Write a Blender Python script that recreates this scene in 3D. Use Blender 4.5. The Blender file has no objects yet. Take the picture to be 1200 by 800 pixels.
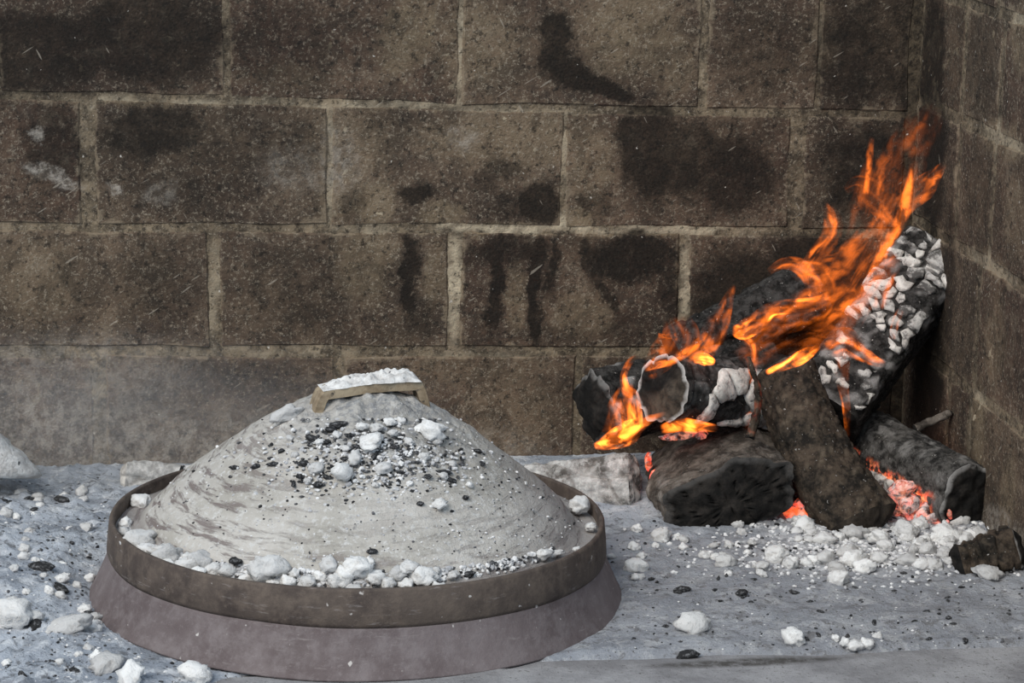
import bpy, bmesh, math, random
from mathutils import Vector, Matrix, noise

random.seed(7)
S = bpy.context.scene
COL = S.collection
R = math.radians

# ------------------------------------------------------------------ camera
FPX, PITCH, HEAD, ROLL = 3000.0, R(13.0), R(8.0), R(1.0)
CAM = Vector((0.0, 0.0, 0.809))
FW = Vector((math.sin(HEAD) * math.cos(PITCH), math.cos(HEAD) * math.cos(PITCH), -math.sin(PITCH)))
_rt = Vector((math.cos(HEAD), -math.sin(HEAD), 0.0))
_up = _rt.cross(FW)
RT = _rt * math.cos(ROLL) + _up * math.sin(ROLL)
UP = -_rt * math.sin(ROLL) + _up * math.cos(ROLL)
cam = bpy.data.cameras.new('camera')
cam.sensor_width = 36.0
cam.lens = 36.0 * FPX / 1200.0
cam.clip_start = 0.05
co = bpy.data.objects.new('camera', cam)
m3 = Matrix((RT, UP, -FW)).transposed()
co.matrix_world = Matrix.Translation(CAM) @ m3.to_4x4()
COL.objects.link(co)
S.camera = co

# ------------------------------------------------------------------ light and exposure
w = bpy.data.worlds.new('world'); S.world = w; w.use_nodes = True
bg = w.node_tree.nodes['Background']
bg.inputs['Color'].default_value = (0.66, 0.82, 1.0, 1)
bg.inputs['Strength'].default_value = 0.68
sun = bpy.data.lights.new('sun', 'SUN'); sun.energy = 2.3; sun.angle = R(38); sun.color = (1.0, 0.945, 0.865)
so = bpy.data.objects.new('sun', sun)
so.rotation_euler = Vector((0.50, 0.62, -0.72)).to_track_quat('-Z', 'Y').to_euler()
COL.objects.link(so)
S.view_settings.view_transform = 'Standard'
S.view_settings.look = 'None'
S.view_settings.gamma = 1.0
S.view_settings.use_curve_mapping = False
S.view_settings.exposure = 0.18
S.cycles.transparent_max_bounces = 48
SMOKE = 2.6                                # density of the thin smoke, per metre

# ------------------------------------------------------------------ measuring helpers
def ray(px, py):
    return FW + RT * ((px - 600.0) / FPX) - UP * ((py - 400.0) / FPX)
def at_y(px, py, Y):
    d = ray(px, py); return CAM + d * ((Y - CAM.y) / d.y)
def at_z(px, py, z=0.0):
    d = ray(px, py); return CAM + d * ((z - CAM.z) / d.z)
def at_x(px, py, X):
    d = ray(px, py); return CAM + d * ((X - CAM.x) / d.x)
def px_size(p):
    return (p - CAM).dot(FW) / FPX          # metres covered by one pixel at p
def fbm(p, o=4):
    return noise.fractal(p, 1.0, 2.0, o)
def sstep(a, b, x):
    t = min(1.0, max(0.0, (x - a) / (b - a))); return t * t * (3 - 2 * t)
def lerp(a, b, t):
    return a + (b - a) * t

YW, XW = 2.866, 0.872                       # back wall and right wall planes
BC = Vector((0.188, 2.400, 0.0))            # foot of the baking lid

# ------------------------------------------------------------------ object helpers
def mesh_obj(name, verts, faces, mat=None, parent=None, smooth=True):
    me = bpy.data.meshes.new(name)
    me.from_pydata([tuple(v) for v in verts], [], faces)
    if smooth:
        me.polygons.foreach_set('use_smooth', [True] * len(me.polygons))
    if mat: me.materials.append(mat)
    me.update()
    o = bpy.data.objects.new(name, me); COL.objects.link(o)
    if parent: o.parent = parent
    return o
def empty(name, loc=(0, 0, 0)):
    o = bpy.data.objects.new(name, None); COL.objects.link(o); o.location = loc
    o.empty_display_size = 0.02
    return o
def tag(o, label=None, cat=None, group=None, kind=None):
    if label: o['label'] = label
    if cat: o['category'] = cat
    if group: o['group'] = group
    if kind: o['kind'] = kind
    return o
def set_attr(o, name, vals):
    a = o.data.attributes.new(name, 'FLOAT', 'POINT'); a.data.foreach_set('value', vals)

# ------------------------------------------------------------------ node helpers
class NT:
    def __init__(s, name):
        s.m = bpy.data.materials.new(name); s.m.use_nodes = True
        s.t = s.m.node_tree; s.t.nodes.clear()
        s.out = s.t.nodes.new('ShaderNodeOutputMaterial')
    def n(s, typ, ins=None, **props):
        nd = s.t.nodes.new('ShaderNode' + typ)
        for k, v in props.items(): setattr(nd, k, v)
        for k, v in (ins or {}).items():
            if isinstance(v, bpy.types.NodeSocket): s.t.links.new(v, nd.inputs[k])
            else: nd.inputs[k].default_value = v
        return nd
    def math(s, op, a, b=0.0, clamp=False):
        return s.n('Math', {0: a, 1: b}, operation=op, use_clamp=clamp).outputs[0]
    def mix(s, f, a, b, mode='MIX'):
        def c(v): return v if isinstance(v, bpy.types.NodeSocket) else (v[0], v[1], v[2], 1)
        return s.n('MixRGB', {0: f, 1: c(a), 2: c(b)}, blend_type=mode).outputs[0]
    def noise(s, vec, scale, detail=4, rough=0.6, dist=0.0):
        return s.n('TexNoise', {'Vector': vec, 'Scale': scale, 'Detail': detail, 'Roughness': rough, 'Distortion': dist}).outputs['Fac']
    def map(s, v, a, b, c=0.0, d=1.0, smooth=True):
        return s.n('MapRange', {0: v, 1: a, 2: b, 3: c, 4: d}, interpolation_type='SMOOTHSTEP' if smooth else 'LINEAR').outputs[0]
    def pos(s): return s.n('NewGeometry').outputs['Position']
    def obj(s): return s.n('TexCoord').outputs['Object']
    def scale(s, vec, sc): return s.n('Mapping', {'Vector': vec, 'Scale': sc}).outputs[0]
    def attr(s, name): return s.n('Attribute', attribute_name=name).outputs['Fac']
    def bump(s, h, strength, dist, normal=None):
        d = {'Height': h, 'Strength': strength, 'Distance': dist}
        if normal: d['Normal'] = normal
        return s.n('Bump', d).outputs[0]
    def done(s, col, rough=0.9, normal=None, emit=None, estr=0.0, spec=0.25, metal=0.0):
        d = {'Base Color': col if isinstance(col, bpy.types.NodeSocket) else (*col, 1), 'Roughness': rough, 'Specular IOR Level': spec, 'Metallic': metal}
        if normal: d['Normal'] = normal
        if emit is not None:
            d['Emission Color'] = emit if isinstance(emit, bpy.types.NodeSocket) else (*emit, 1); d['Emission Strength'] = estr
        b = s.n('BsdfPrincipled', d)
        s.t.links.new(b.outputs[0], s.out.inputs[0])
        return s.m

# ------------------------------------------------------------------ wall materials
def wall_coords(t, axis):
    p = t.pos()
    sp = t.n('SeparateXYZ', {0: p})
    u = sp.outputs['X' if axis == 'x' else 'Y']
    warp = t.n('TexNoise', {'Vector': p, 'Scale': 24.0, 'Detail': 6.0, 'Roughness': 0.75}).outputs['Color']
    wv = t.n('VectorMath', {0: warp, 1: (0.5, 0.5, 0.5)}, operation='SUBTRACT').outputs[0]
    wv = t.n('VectorMath', {0: wv, 'Scale': 0.050}, operation='SCALE').outputs[0]
    c = t.n('CombineXYZ', {0: u, 1: sp.outputs['Z'], 2: 0.0}).outputs[0]
    return p, t.n('VectorMath', {0: c, 1: wv}, operation='ADD').outputs[0], sp
def blobs(t, vec, items, axis):
    acc = None
    for (px, py, rx, ry, ang, st) in items:
        p = at_y(px, py, YW) if axis == 'x' else at_x(px, py, XW)
        k = px_size(p)
        cx, sx = (p.x, rx * k) if axis == 'x' else (p.y, rx * k * 3.3)
        mp = t.n('Mapping', {'Vector': vec, 'Location': (cx, p.z, 0), 'Rotation': (0, 0, R(-ang)), 'Scale': (sx, ry * k * 1.03, 1)}, vector_type='TEXTURE').outputs[0]
        ln = t.n('VectorMath', {0: mp}, operation='LENGTH').outputs['Value']
        v = t.map(ln, 1.25, 0.50, 0.0, st)
        acc = v if acc is None else t.math('MAXIMUM', acc, v)
    return acc

SOOT = [(846, 190, 3, 70, 16, .9), (1070, 60, 22, 140, 0, .95), (1064, 220, 24, 120, 0, .9), (652, 38, 26, 28, 0, .95), (648, 66, 24, 24, 0, .95), (672, 88, 34, 22, 30, .95), (715, 106, 42, 14, 14, .9), (690, 98, 30, 16, 20, .9),
        (765, 180, 50, 70, 0, .85), (742, 160, 30, 34, 0, .85), (805, 190, 60, 60, 0, .78), (860, 205, 62, 58, 0, .78), (700, 240, 26, 16, -30, .6),
        (632, 236, 30, 28, 0, .95), (600, 240, 30, 22, 0, .6), (490, 228, 26, 14, 0, .85), (415, 240, 16, 26, 0, .5), (585, 200, 40, 16, -20, .5), (450, 138, 40, 20, 0, .35),
        (582, 335, 11, 80, 3, .9), (628, 338, 11, 90, 0, .9), (648, 310, 8, 40, 5, .8), (600, 290, 60, 18, 0, .7), (690, 300, 12, 40, -8, .7), (712, 345, 9, 36, -35, .75),
        (745, 300, 70, 34, 0, .8), (785, 330, 18, 70, 0, .7), (735, 385, 40, 24, 0, .5), (550, 300, 14, 22, 0, .5), (655, 395, 60, 10, 0, .4),
        (480, 285, 15, 14, 0, .7), (482, 330, 11, 56, 0, .85), (490, 375, 26, 26, 0, .5), (455, 392, 24, 14, 0, .45),
        (1000, 60, 66, 90, 0, .72), (890, 60, 64, 62, 0, .55), (1050, 60, 40, 90, 0, .7), (1020, 205, 80, 75, 0, .75), (1085, 250, 40, 200, 0, .85),
        (880, 345, 85, 70, 0, .85), (960, 330, 90, 80, 0, .9), (880, 470, 200, 70, 0, .85), (1040, 430, 90, 150, 0, .97), (740, 470, 60, 60, 0, .45),
        (30, 60, 140, 64, 0, .82), (180, 45, 120, 70, 0, .82), (180, 155, 75, 38, 0, .78), (60, 170, 42, 60, 0, .7), (260, 165, 90, 45, 0, .5), (215, 210, 90, 40, 0, .42), (340, 170, 60, 40, 0, .4), (330, 50, 90, 60, 0, .5),
        (430, 40, 90, 40, 20, .35), (870, 150, 60, 30, 0, .4), (185, 330, 62, 60, 0, .45), (80, 340, 50, 50, 0, .25), (350, 340, 80, 60, 0, .42), (250, 445, 130, 22, 0, .3), (770, 40, 30, 26, 0, .15)]
TAN = [(480, 40, 34, 55, 25, .7), (460, 75, 20, 18, 30, .6), (560, 50, 60, 60, 0, .5), (740, 40, 66, 60, 0, .6), (790, 70, 30, 50, 0, .5), (600, 160, 130, 36, 0, .5), (690, 190, 30, 60, 0, .5),
       (440, 240, 30, 28, 0, .7), (520, 250, 30, 14, 0, .8), (675, 258, 24, 14, 0, 1.0), (600, 267, 90, 7, 0, 1.0), (780, 269, 110, 6, 0, .8), (533, 340, 9, 70, 0, .9), (801, 330, 8, 50, 0, .9), (200, 121, 150, 5, 0, .5), (450, 124, 120, 5, 0, .5), (250, 340, 8, 60, 0, .4), (300, 412, 160, 6, 0, .3), (430, 310, 40, 50, 0, .6), (510, 320, 18, 50, 0, .5), (605, 350, 14, 50, 0, .55), (680, 370, 40, 34, 0, .5),
       (420, 165, 60, 40, 0, .35), (330, 90, 60, 20, 0, .3), (40, 330, 60, 60, 0, .35), (560, 430, 110, 20, 0, .35), (600, 480, 70, 60, 0, .3), (400, 230, 30, 40, 0, .4), (960, 50, 26, 40, 0, .25)]
DUST = [(60, 205, 40, 10, 25, .75), (75, 215, 14, 10, 0, .8), (130, 222, 14, 7, 20, .75), (42, 158, 10, 8, 40, .6), (190, 228, 22, 14, 0, .3), (395, 190, 26, 46, 0, .35), (540, 160, 20, 14, 0, .45), (350, 200, 50, 30, 0, .25),  # small pale ash marks on the blocks
        (-60, 550, 330, 120, 0, .75), (160, 550, 260, 80, 0, .65), (430, 560, 260, 70, 0, .45), (60, 450, 180, 60, 0, .36)]  # broad low blobs: smoke haze painted onto the wall as pale colour
SOOT_R = [(1090, 80, 18, 120, 0, .88), (1094, 200, 16, 130, 0, .85), (1150, 70, 20, 80, 0, .45), (1150, 240, 20, 70, 0, .4), (1088, 440, 22, 110, 0, .97), (1100, 560, 22, 70, 0, .9), (1130, 560, 18, 60, 0, .5), (1120, 60, 14, 80, 0, .4), (1110, 330, 12, 120, 0, .7), (1180, 400, 20, 60, 0, .3), (1135, 400, 16, 80, 0, .4), (1165, 600, 24, 50, 0, .35)]
TAN_R = [(1195, 45, 12, 40, 0, .7), (1175, 165, 26, 22, 0, .55), (1145, 500, 9, 60, 0, .8), (1180, 580, 9, 60, 0, .6), (1165, 400, 12, 60, 0, .5), (1160, 310, 30, 14, 0, .5), (1190, 260, 14, 60, 0, .35)]
DUST_R = [(1180, 640, 40, 34, 0, .6)]

def blob_field(items, axis):
    out = []
    for (px, py, rx, ry, ang, st) in items:
        p = at_y(px, py, YW) if axis == 'x' else at_x(px, py, XW)
        k = px_size(p)
        out.append(((p.x if axis == 'x' else p.y), p.z, rx * k * (1 if axis == 'x' else 3.3), ry * k * 1.03, -R(ang), st))
    return out
def blob_value(fields, u, z):
    w1 = noise.noise(Vector((u * 30, z * 30, 1))) * .010 + noise.noise(Vector((u * 90, z * 90, 4))) * .006
    w2 = noise.noise(Vector((u * 30, z * 30, 7))) * .010 + noise.noise(Vector((u * 90, z * 90, 9))) * .006
    v = 0.0
    for (cu, cz, ru, rz, an, st) in fields:
        du, dz = u + w1 - cu, z + w2 - cz
        a_ = (du * math.cos(an) + dz * math.sin(an)) / ru; b_ = (-du * math.sin(an) + dz * math.cos(an)) / rz
        v = max(v, st * sstep(1.15, .55, math.hypot(a_, b_)))
    return v

def wall_mat(name, axis, mortar, near=None, tone=1.0, red=0.0):
    """near = (u0, u1, z0, z1): only the stains that reach this block"""
    t = NT(name)
    p, vec, sp = wall_coords(t, axis)
    big = t.noise(p, 7.0, 3, 0.6)
    mid = t.noise(p, 60.0, 5, 0.7)
    fine = t.noise(p, 330.0, 3, 0.65)
    if mortar:
        base = t.mix(t.map(big, .35, .65), (0.17, 0.130, 0.088), (0.29, 0.225, 0.150))
        base = t.mix(t.map(mid, .40, .62), base, (0.085, 0.066, 0.047))
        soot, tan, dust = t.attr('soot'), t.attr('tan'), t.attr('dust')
    else:
        base = t.mix(t.map(big, .36, .64), tuple(v * tone for v in (0.078 + red, 0.055, 0.040)), tuple(v * tone for v in (0.138 + red, 0.099, 0.068)))
        base = t.mix(t.math('MULTIPLY', t.map(mid, .40, .72), .7), base, (0.050, 0.041, 0.034))
        def pick(items):
            keep = []
            for it in items:
                cu, cz, ru, rz, an, st = blob_field([it], axis)[0]
                rm = max(ru, rz) * 1.15 + .03 if abs(an) > .01 else None
                eu, ez = (rm, rm) if rm else (ru * 1.15 + .03, rz * 1.15 + .03)
                if cu + eu > near[0] and cu - eu < near[1] and cz + ez > near[2] and cz - ez < near[3]: keep.append(it)
            return blobs(t, vec, keep[:26], axis) if keep else 0.0
        soot = pick(SOOT if axis == 'x' else SOOT_R)
        tan = pick(TAN if axis == 'x' else TAN_R)
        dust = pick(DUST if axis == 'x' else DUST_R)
    tan = t.math('MULTIPLY', tan, t.map(mid, .25, .62, .45, 1.0))
    col = t.mix(t.math('MULTIPLY', tan, .8 if not mortar else .95), base, (0.27, 0.205, 0.130) if not mortar else (0.62, 0.52, 0.37))
    mot = t.noise(p, 24.0, 5, 0.7, 0.5)
    col = t.mix(t.math('MULTIPLY', t.map(mot, .44, .62), .5), col, (0.036, 0.029, 0.023))
    col = t.mix(t.math('MULTIPLY', t.map(mot, .46, .30), .40), col, (0.24, 0.19, 0.135))
    soot_ = soot
    soot = t.map(t.math('ADD', soot, t.math('MULTIPLY', t.math('SUBTRACT', t.noise(p, 70.0, 6, .75), .5), .95)), .16, .88)
    soot = t.math('MAXIMUM', t.math('MULTIPLY', soot, .96), t.math('MULTIPLY', soot_, .82))
    sf = t.math('MULTIPLY', soot, t.map(fine, .2, .75, .96, .72), True)
    if mortar: sf = t.math('MULTIPLY', sf, .84)
    col = t.mix(sf, col, (0.0095, 0.0085, 0.0075))
    # salt-and-pepper wear of the sooty face
    sp1 = t.map(t.noise(p, 250.0, 4, 0.85), .53, .64)
    col = t.mix(t.math('MULTIPLY', sp1, t.math('SUBTRACT', .70, t.math('MULTIPLY', soot, .70), True)), col, (0.34, 0.285, 0.215))
    dk = t.map(t.noise(p, 130.0, 4, 0.75), .53, .66)
    col = t.mix(t.math('MULTIPLY', dk, .75), col, (0.017, 0.015, 0.013))
    col = t.mix(t.math('MULTIPLY', dust, t.map(t.noise(p, 85.0, 5, 0.75), .36, .60, 1.0, .12)), col, (0.42, 0.375, 0.32))  # ash dust marks, plus the haze painted low on the back wall
    wh = t.map(t.noise(p, 135.0, 2, 0.55), .725, .77)
    col = t.mix(t.math('MULTIPLY', wh, .8), col, (0.6, 0.56, 0.5))
    if not mortar:
        u_, z_ = sp.outputs['X' if axis == 'x' else 'Y'], sp.outputs['Z']
        e_ = t.math('MINIMUM', t.math('MINIMUM', t.math('SUBTRACT', u_, near[0]), t.math('SUBTRACT', near[1], u_)), t.math('MINIMUM', t.math('SUBTRACT', z_, near[2]), t.math('SUBTRACT', near[3], z_)))
        e_ = t.math('ADD', e_, t.math('MULTIPLY', t.math('SUBTRACT', t.noise(p, 34.0, 5, .7), .47), .055))
        col = t.mix(t.math('MULTIPLY', t.map(e_, .006, -.001), t.math('SUBTRACT', .72, t.math('MULTIPLY', soot, .55))), col, (0.23, 0.18, 0.125))
    for ang_, sd_ in ((28, 0.3), (-58, 5.0)):
        rv_ = t.n('Mapping', {'Vector': p, 'Rotation': (0, R(ang_), 0) if axis == 'x' else (R(ang_), 0, 0)}).outputs[0]
        sv_ = t.n('Mapping', {'Vector': rv_, 'Location': (sd_, sd_, sd_), 'Scale': (280, 280, 34)}).outputs[0]
        col = t.mix(t.math('MULTIPLY', t.map(t.noise(sv_, 1.0, 0, .4), .835, .87), .42), col, (0.42, 0.37, 0.30))
    h = t.math('ADD', t.math('MULTIPLY', mid, .7), t.math('MULTIPLY', fine, .5))
    return t.done(col, .93, t.bump(h, .8, .004), spec=.15)

M_MORTAR = wall_mat('lime_mortar', 'x', True)
M_MORTAR_R = wall_mat('lime_mortar_side', 'y', True)

# ------------------------------------------------------------------ walls
def mortar_wall(name, mat, frame, u0, u1, axis, lists):
    """a slab of mortar with a finely divided face, roughly trowelled"""
    nu_, nz_ = int(abs(u1 - u0) / .006), int(.74 / .006)
    vs, fs, at = [], [], ([], [], [])
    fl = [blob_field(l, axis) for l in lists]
    for j in range(nz_ + 1):
        z = lerp(-.02, .72, j / nz_)
        for i in range(nu_ + 1):
            u = lerp(u0, u1, i / nu_)
            vs.append(frame(u, z, .0020 + .0016 * noise.noise(Vector((u * 60, z * 60, 0))) + .0012 * noise.noise(Vector((u * 170, z * 170, 3)))))
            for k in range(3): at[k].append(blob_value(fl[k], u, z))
    for j in range(nz_):
        for i in range(nu_):
            a_ = j * (nu_ + 1) + i; fs.append((a_, a_ + 1, a_ + nu_ + 2, a_ + nu_ + 1))
    o_ = len(vs)
    for (u, z) in ((u0, -.02), (u1, -.02), (u1, .72), (u0, .72)):
        vs.append(frame(u, z, .13))
        for k in range(3): at[k].append(0.0)
    c_ = (0, nu_, len(fs) and nz_ * (nu_ + 1) + nu_, nz_ * (nu_ + 1))
    fs.append((o_ + 3, o_ + 2, o_ + 1, o_))
    for k in range(4): fs.append((c_[k], o_ + k, o_ + (k + 1) % 4, c_[(k + 1) % 4]))
    o = mesh_obj(name, vs, fs, mat)
    for k, nm in enumerate(('soot', 'tan', 'dust')): set_attr(o, nm, at[k])  # the dust values also carry the painted haze
    return o
fr_back = lambda u, z, d: Vector((u, YW + d, z))
fr_right = lambda u, z, d: Vector((XW + d, u, z))
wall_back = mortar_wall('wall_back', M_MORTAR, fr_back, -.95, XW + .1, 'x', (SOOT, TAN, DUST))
tag(wall_back, 'sooty back wall of the hearth laid in large brown blocks', 'wall', kind='structure')
wall_right = mortar_wall('wall_right', M_MORTAR_R, fr_right, YW, 1.90, 'y', (SOOT_R, TAN_R, DUST_R))
tag(wall_right, 'narrow sooty side wall of the hearth at the right', 'wall', kind='structure')

def brick(parent, mat, frame, quad, seed):
    """quad: four (u, z) corners, ccw seen from the room; frame maps (u, z, depth) to the world."""
    rnd = random.Random(seed)
    us_ = [q[0] for q in quad]; zs_ = [q[1] for q in quad]
    mat = wall_mat('sooty_brick', mat, False, (min(us_), max(us_), min(zs_), max(zs_)), rnd.uniform(.85, 1.15), rnd.uniform(0, .012))
    out = []
    for i in range(4):
        a, b = quad[i], quad[(i + 1) % 4]
        n = 4 if i % 2 == 0 else 3
        for k in range(n):
            f = k / n
            j = .0014 if k else .0020
            out.append((lerp(a[0], b[0], f) + rnd.uniform(-j, j), lerp(a[1], b[1], f) + rnd.uniform(-j, j)))
    cu = sum(q[0] for q in quad) / 4; cz = sum(q[1] for q in quad) / 4
    d0 = rnd.uniform(-.0002, .0014)
    n = len(out); vs = []
    for (u, z) in out: vs.append(frame(u, z, .05))
    for (u, z) in out: vs.append(frame(u, z, d0 + .0024))
    for (u, z) in out:
        du, dz = cu - u, cz - z; L = math.hypot(du, dz); s = .0030 / L
        vs.append(frame(u + du * s, z + dz * s, d0 + rnd.uniform(-.0004, .0004)))
    fs = [tuple(range(2 * n, 3 * n))]
    for r0 in (0, n):
        for i in range(n):
            j = (i + 1) % n
            fs.append((r0 + i, r0 + j, r0 + n + j, r0 + n + i))
    return mesh_obj('brick', vs, fs, mat, parent, smooth=False)

# heights of the bed joints along the back wall, as (x, z) pairs of their left and right ends
def zline(pts):
    q = [(at_y(x, y, YW).x, at_y(x, y, YW).z) for x, y in pts]
    def f(u):
        if u <= q[0][0]: return q[0][1]
        for a, b in zip(q, q[1:]):
            if u <= b[0]: return lerp(a[1], b[1], (u - a[0]) / (b[0] - a[0]))
        return q[-1][1]
    return f
H1 = zline([(0, 112), (265, 117), (530, 126), (700, 128), (900, 132), (1060, 135)])
H2 = zline([(0, 265), (240, 268), (540, 268), (800, 271), (960, 272), (1060, 274)])
H3 = zline([(0, 411), (250, 412), (400, 413), (670, 411), (740, 413), (1060, 416)])
H4 = lambda u: H3(u) - .146
H0 = lambda u: H1(u) + .146
HT = lambda u: H0(u) + .146
rows = [(HT, H0, .005, .005, [-700, -440, -165, 118, 398, 677, 935]),
        (H0, H1, .005, .0038, [-570, -290, -8, 265, 540, 825, 961]),
        (H1, H2, .0038, .0042, [-735, -455, -176, 103, 386, 661, 935]),
        (H2, H3, .0042, .0055, [-595, -313, -30, 251, 533, 801]),
        (H3, H4, .0055, .005, [-720, -440, -160, 118, 398, 677, 945])]
vw = {265: 4, 540: 3, 825: 7, 961: 3, 103: 16, 386: 4, 661: 3, 935: 17, 251: 12, 533: 14, 801: 12, 118: 13, 398: 12, 677: 8, -8: 10}
py_row = [-20, 60, 190, 340, 480]
sd = 100
for ri, (top, bot, jt, jb, xs) in enumerate(rows):
    us = [(at_y(x, py_row[ri], YW).x, vw.get(x, 11) / 1010.0 / 2) for x in xs] + [(XW - .004, .006)]
    for (a, wa), (b, wb) in zip(us, us[1:]):
        if a < -0.62: continue
        ua, ub = a + wa, b - wb
        brick(wall_back, 'x', fr_back, [(ua, bot(ua) + jb), (ub, bot(ub) + jb), (ub, top(ub) - jt), (ua, top(ua) - jt)], sd); sd += 1
ZR = [.696, .550, .422, .284, .138, -.008]
rrow = [[YW, 2.60, 2.33, 2.06, 1.92], [YW, 2.701, 2.575, 2.31, 2.04], [YW, 2.700, 2.578, 2.29, 2.02], [YW, 2.606, 2.34, 2.07, 1.92], [YW, 2.688, 2.615, 2.36, 2.09]]
for ri, ys in enumerate(rrow):
    for a, b in zip(ys, ys[1:]):
        if ri == 4 and a == 2.688: wa = .002
        else: wa = .006
        jj = .005
        brick(wall_right, 'y', fr_right, [(a - wa - .001, ZR[ri + 1] + jj), (b + .005, ZR[ri + 1] + jj), (b + .005, ZR[ri] - jj), (a - wa - .001, ZR[ri] - jj)], sd); sd += 1

# ------------------------------------------------------------------ floor and front edge
t = NT('concrete_hearth')
p = t.pos()
c = t.mix(t.map(t.noise(p, 14, 5, .65), .35, .65), (0.20, 0.195, 0.20), (0.32, 0.315, 0.32))
c = t.mix(t.map(t.noise(p, 260, 3, .7), .58, .7), c, (0.12, 0.115, 0.11))
sp_ = t.n('SeparateXYZ', {0: p})
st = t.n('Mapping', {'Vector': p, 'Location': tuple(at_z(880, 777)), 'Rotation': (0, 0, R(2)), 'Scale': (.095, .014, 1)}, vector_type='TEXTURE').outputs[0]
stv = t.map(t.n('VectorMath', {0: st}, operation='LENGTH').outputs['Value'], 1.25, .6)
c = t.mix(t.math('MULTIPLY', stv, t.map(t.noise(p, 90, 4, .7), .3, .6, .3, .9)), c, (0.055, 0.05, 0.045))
M_CONC = t.done(c, .95, t.bump(t.noise(p, 200, 4, .7), .6, .003), spec=.1)
def box(name, x0, x1, y0, y1, z0, z1, mat, bev=0.0):
    bm = bmesh.new()
    bmesh.ops.create_cube(bm, size=1.0)
    for v in bm.verts:
        v.co = Vector((lerp(x0, x1, v.co.x + .5), lerp(y0, y1, v.co.y + .5), lerp(z0, z1, v.co.z + .5)))
    if bev: bmesh.ops.bevel(bm, geom=bm.edges[:], offset=bev, segments=3, affect='EDGES')
    me = bpy.data.meshes.new(name); bm.to_mesh(me); bm.free(); me.materials.append(mat)
    o = bpy.data.objects.new(name, me); COL.objects.link(o); return o
tag(box('floor', -0.95, XW + .1, 2.168, YW + .1, -.12, 0, M_CONC), 'grey hearth floor slab under the ash', 'floor', kind='structure')
tag(box('trim_1', -0.95, XW + .1, 1.90, 2.166, -.12, .0022, M_CONC, .004), 'bare concrete front edge of the hearth', 'edge', kind='structure')

# ------------------------------------------------------------------ ash bed
FIRE = at_z(985, 625)
def ash_h(x, y, fine=True):
    p = Vector((x, y, 0))
    front = 2.172 + .010 * noise.noise(Vector((x * 9, 3.1, 0)))
    left = sstep(.12, -.10, x)
    front -= .12 * left
    f = sstep(front, front + .02, y)
    h = .0055 + .0045 * noise.noise(p * 14) + .003 * noise.noise(p * 45 + Vector((9, 2, 0)))
    # raked heap at the far left
    m = math.exp(-(((x + .33) / .17) ** 2 + ((y - 2.52) / .20) ** 2))
    h += .045 * m
    m2 = math.exp(-(((x + .12) / .10) ** 2 + ((y - 2.40) / .14) ** 2))
    h += .008 * m2
    # heap under the fire
    m3 = math.exp(-(((x - .70) / .22) ** 2 + ((y - 2.70) / .13) ** 2))
    h += .020 * m3
    h *= lerp(1, .35, sstep(2.74, 2.86, y) * (1 - m3))
    rough = max(m, m3, .35 + .65 * left)
    if fine:
        c = noise.noise(p * 60); h += rough * .0080 * max(0, c) + rough * .004 * abs(noise.noise(p * 110 + Vector((2, 8, 1))))
        c2 = noise.noise(p * 170 + Vector((5, 5, 5))); h += rough * .0018 * c2
        h += .0006 * noise.noise(p * 420)
    r = math.hypot(x - BC.x, y - BC.y)
    if r < .262: h *= .3
    elif r < .30: h = h * lerp(.5, 1, (r - .262) / .038)
    return max(h, 0) * f - (1 - f) * .004
x0, x1, y0, y1, stp = -.80, XW - .001, 2.02, YW - .001, .0036
nx, ny = int((x1 - x0) / stp), int((y1 - y0) / stp)
vs = []
for j in range(ny + 1):
    yy = lerp(y0, y1, j / ny)
    for i in range(nx + 1):
        xx = lerp(x0, x1, i / nx); vs.append((xx, yy, ash_h(xx, yy)))
fs = [(j * (nx + 1) + i, j * (nx + 1) + i + 1, (j + 1) * (nx + 1) + i + 1, (j + 1) * (nx + 1) + i) for j in range(ny) for i in range(nx)
      if max(vs[j * (nx + 1) + i][2], vs[j * (nx + 1) + i + 1][2], vs[(j + 1) * (nx + 1) + i][2], vs[(j + 1) * (nx + 1) + i + 1][2]) > -.0005]
t = NT('sky_tinted_ash')
p = t.pos()
c = t.mix(t.map(t.noise(p, 9, 4, .6), .35, .65), (0.33, 0.36, 0.41), (0.50, 0.535, 0.59))  # blue cast of the sky light painted into the grey ash
c = t.mix(t.map(t.noise(p, 45, 5, .75), .48, .64), c, (0.62, 0.64, 0.67))
c = t.mix(t.math('MULTIPLY', t.map(t.noise(p, 65, 5, .75, .5), .53, .64), .85), c, (0.15, 0.155, 0.165))
c = t.mix(t.math('MULTIPLY', t.map(t.noise(p, 19, 5, .7, .5), .52, .66), .55), c, (0.17, 0.18, 0.20))
c = t.mix(t.map(t.noise(p, 220, 3, .7), .62, .70), c, (0.045, 0.045, 0.047))
sx = t.n('SeparateXYZ', {0: p})
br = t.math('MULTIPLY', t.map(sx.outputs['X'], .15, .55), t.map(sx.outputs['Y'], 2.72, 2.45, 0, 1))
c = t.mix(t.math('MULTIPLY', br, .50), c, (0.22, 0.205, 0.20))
fm_ = t.map(t.n('VectorMath', {0: t.n('Mapping', {'Vector': p, 'Location': tuple(at_z(1020, 645)), 'Scale': (.17, .11, 1)}, vector_type='TEXTURE').outputs[0]}, operation='LENGTH').outputs['Value'], 1.1, .35)
c = t.mix(t.math('MULTIPLY', fm_, t.map(t.noise(p, 70, 5, .75), .35, .62, .95, .1)), c, (0.62, 0.61, 0.62))
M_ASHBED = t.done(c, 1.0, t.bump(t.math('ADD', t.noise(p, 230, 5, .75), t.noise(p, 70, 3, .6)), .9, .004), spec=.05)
ash = mesh_obj('ash_bed', vs, fs, M_ASHBED)
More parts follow.
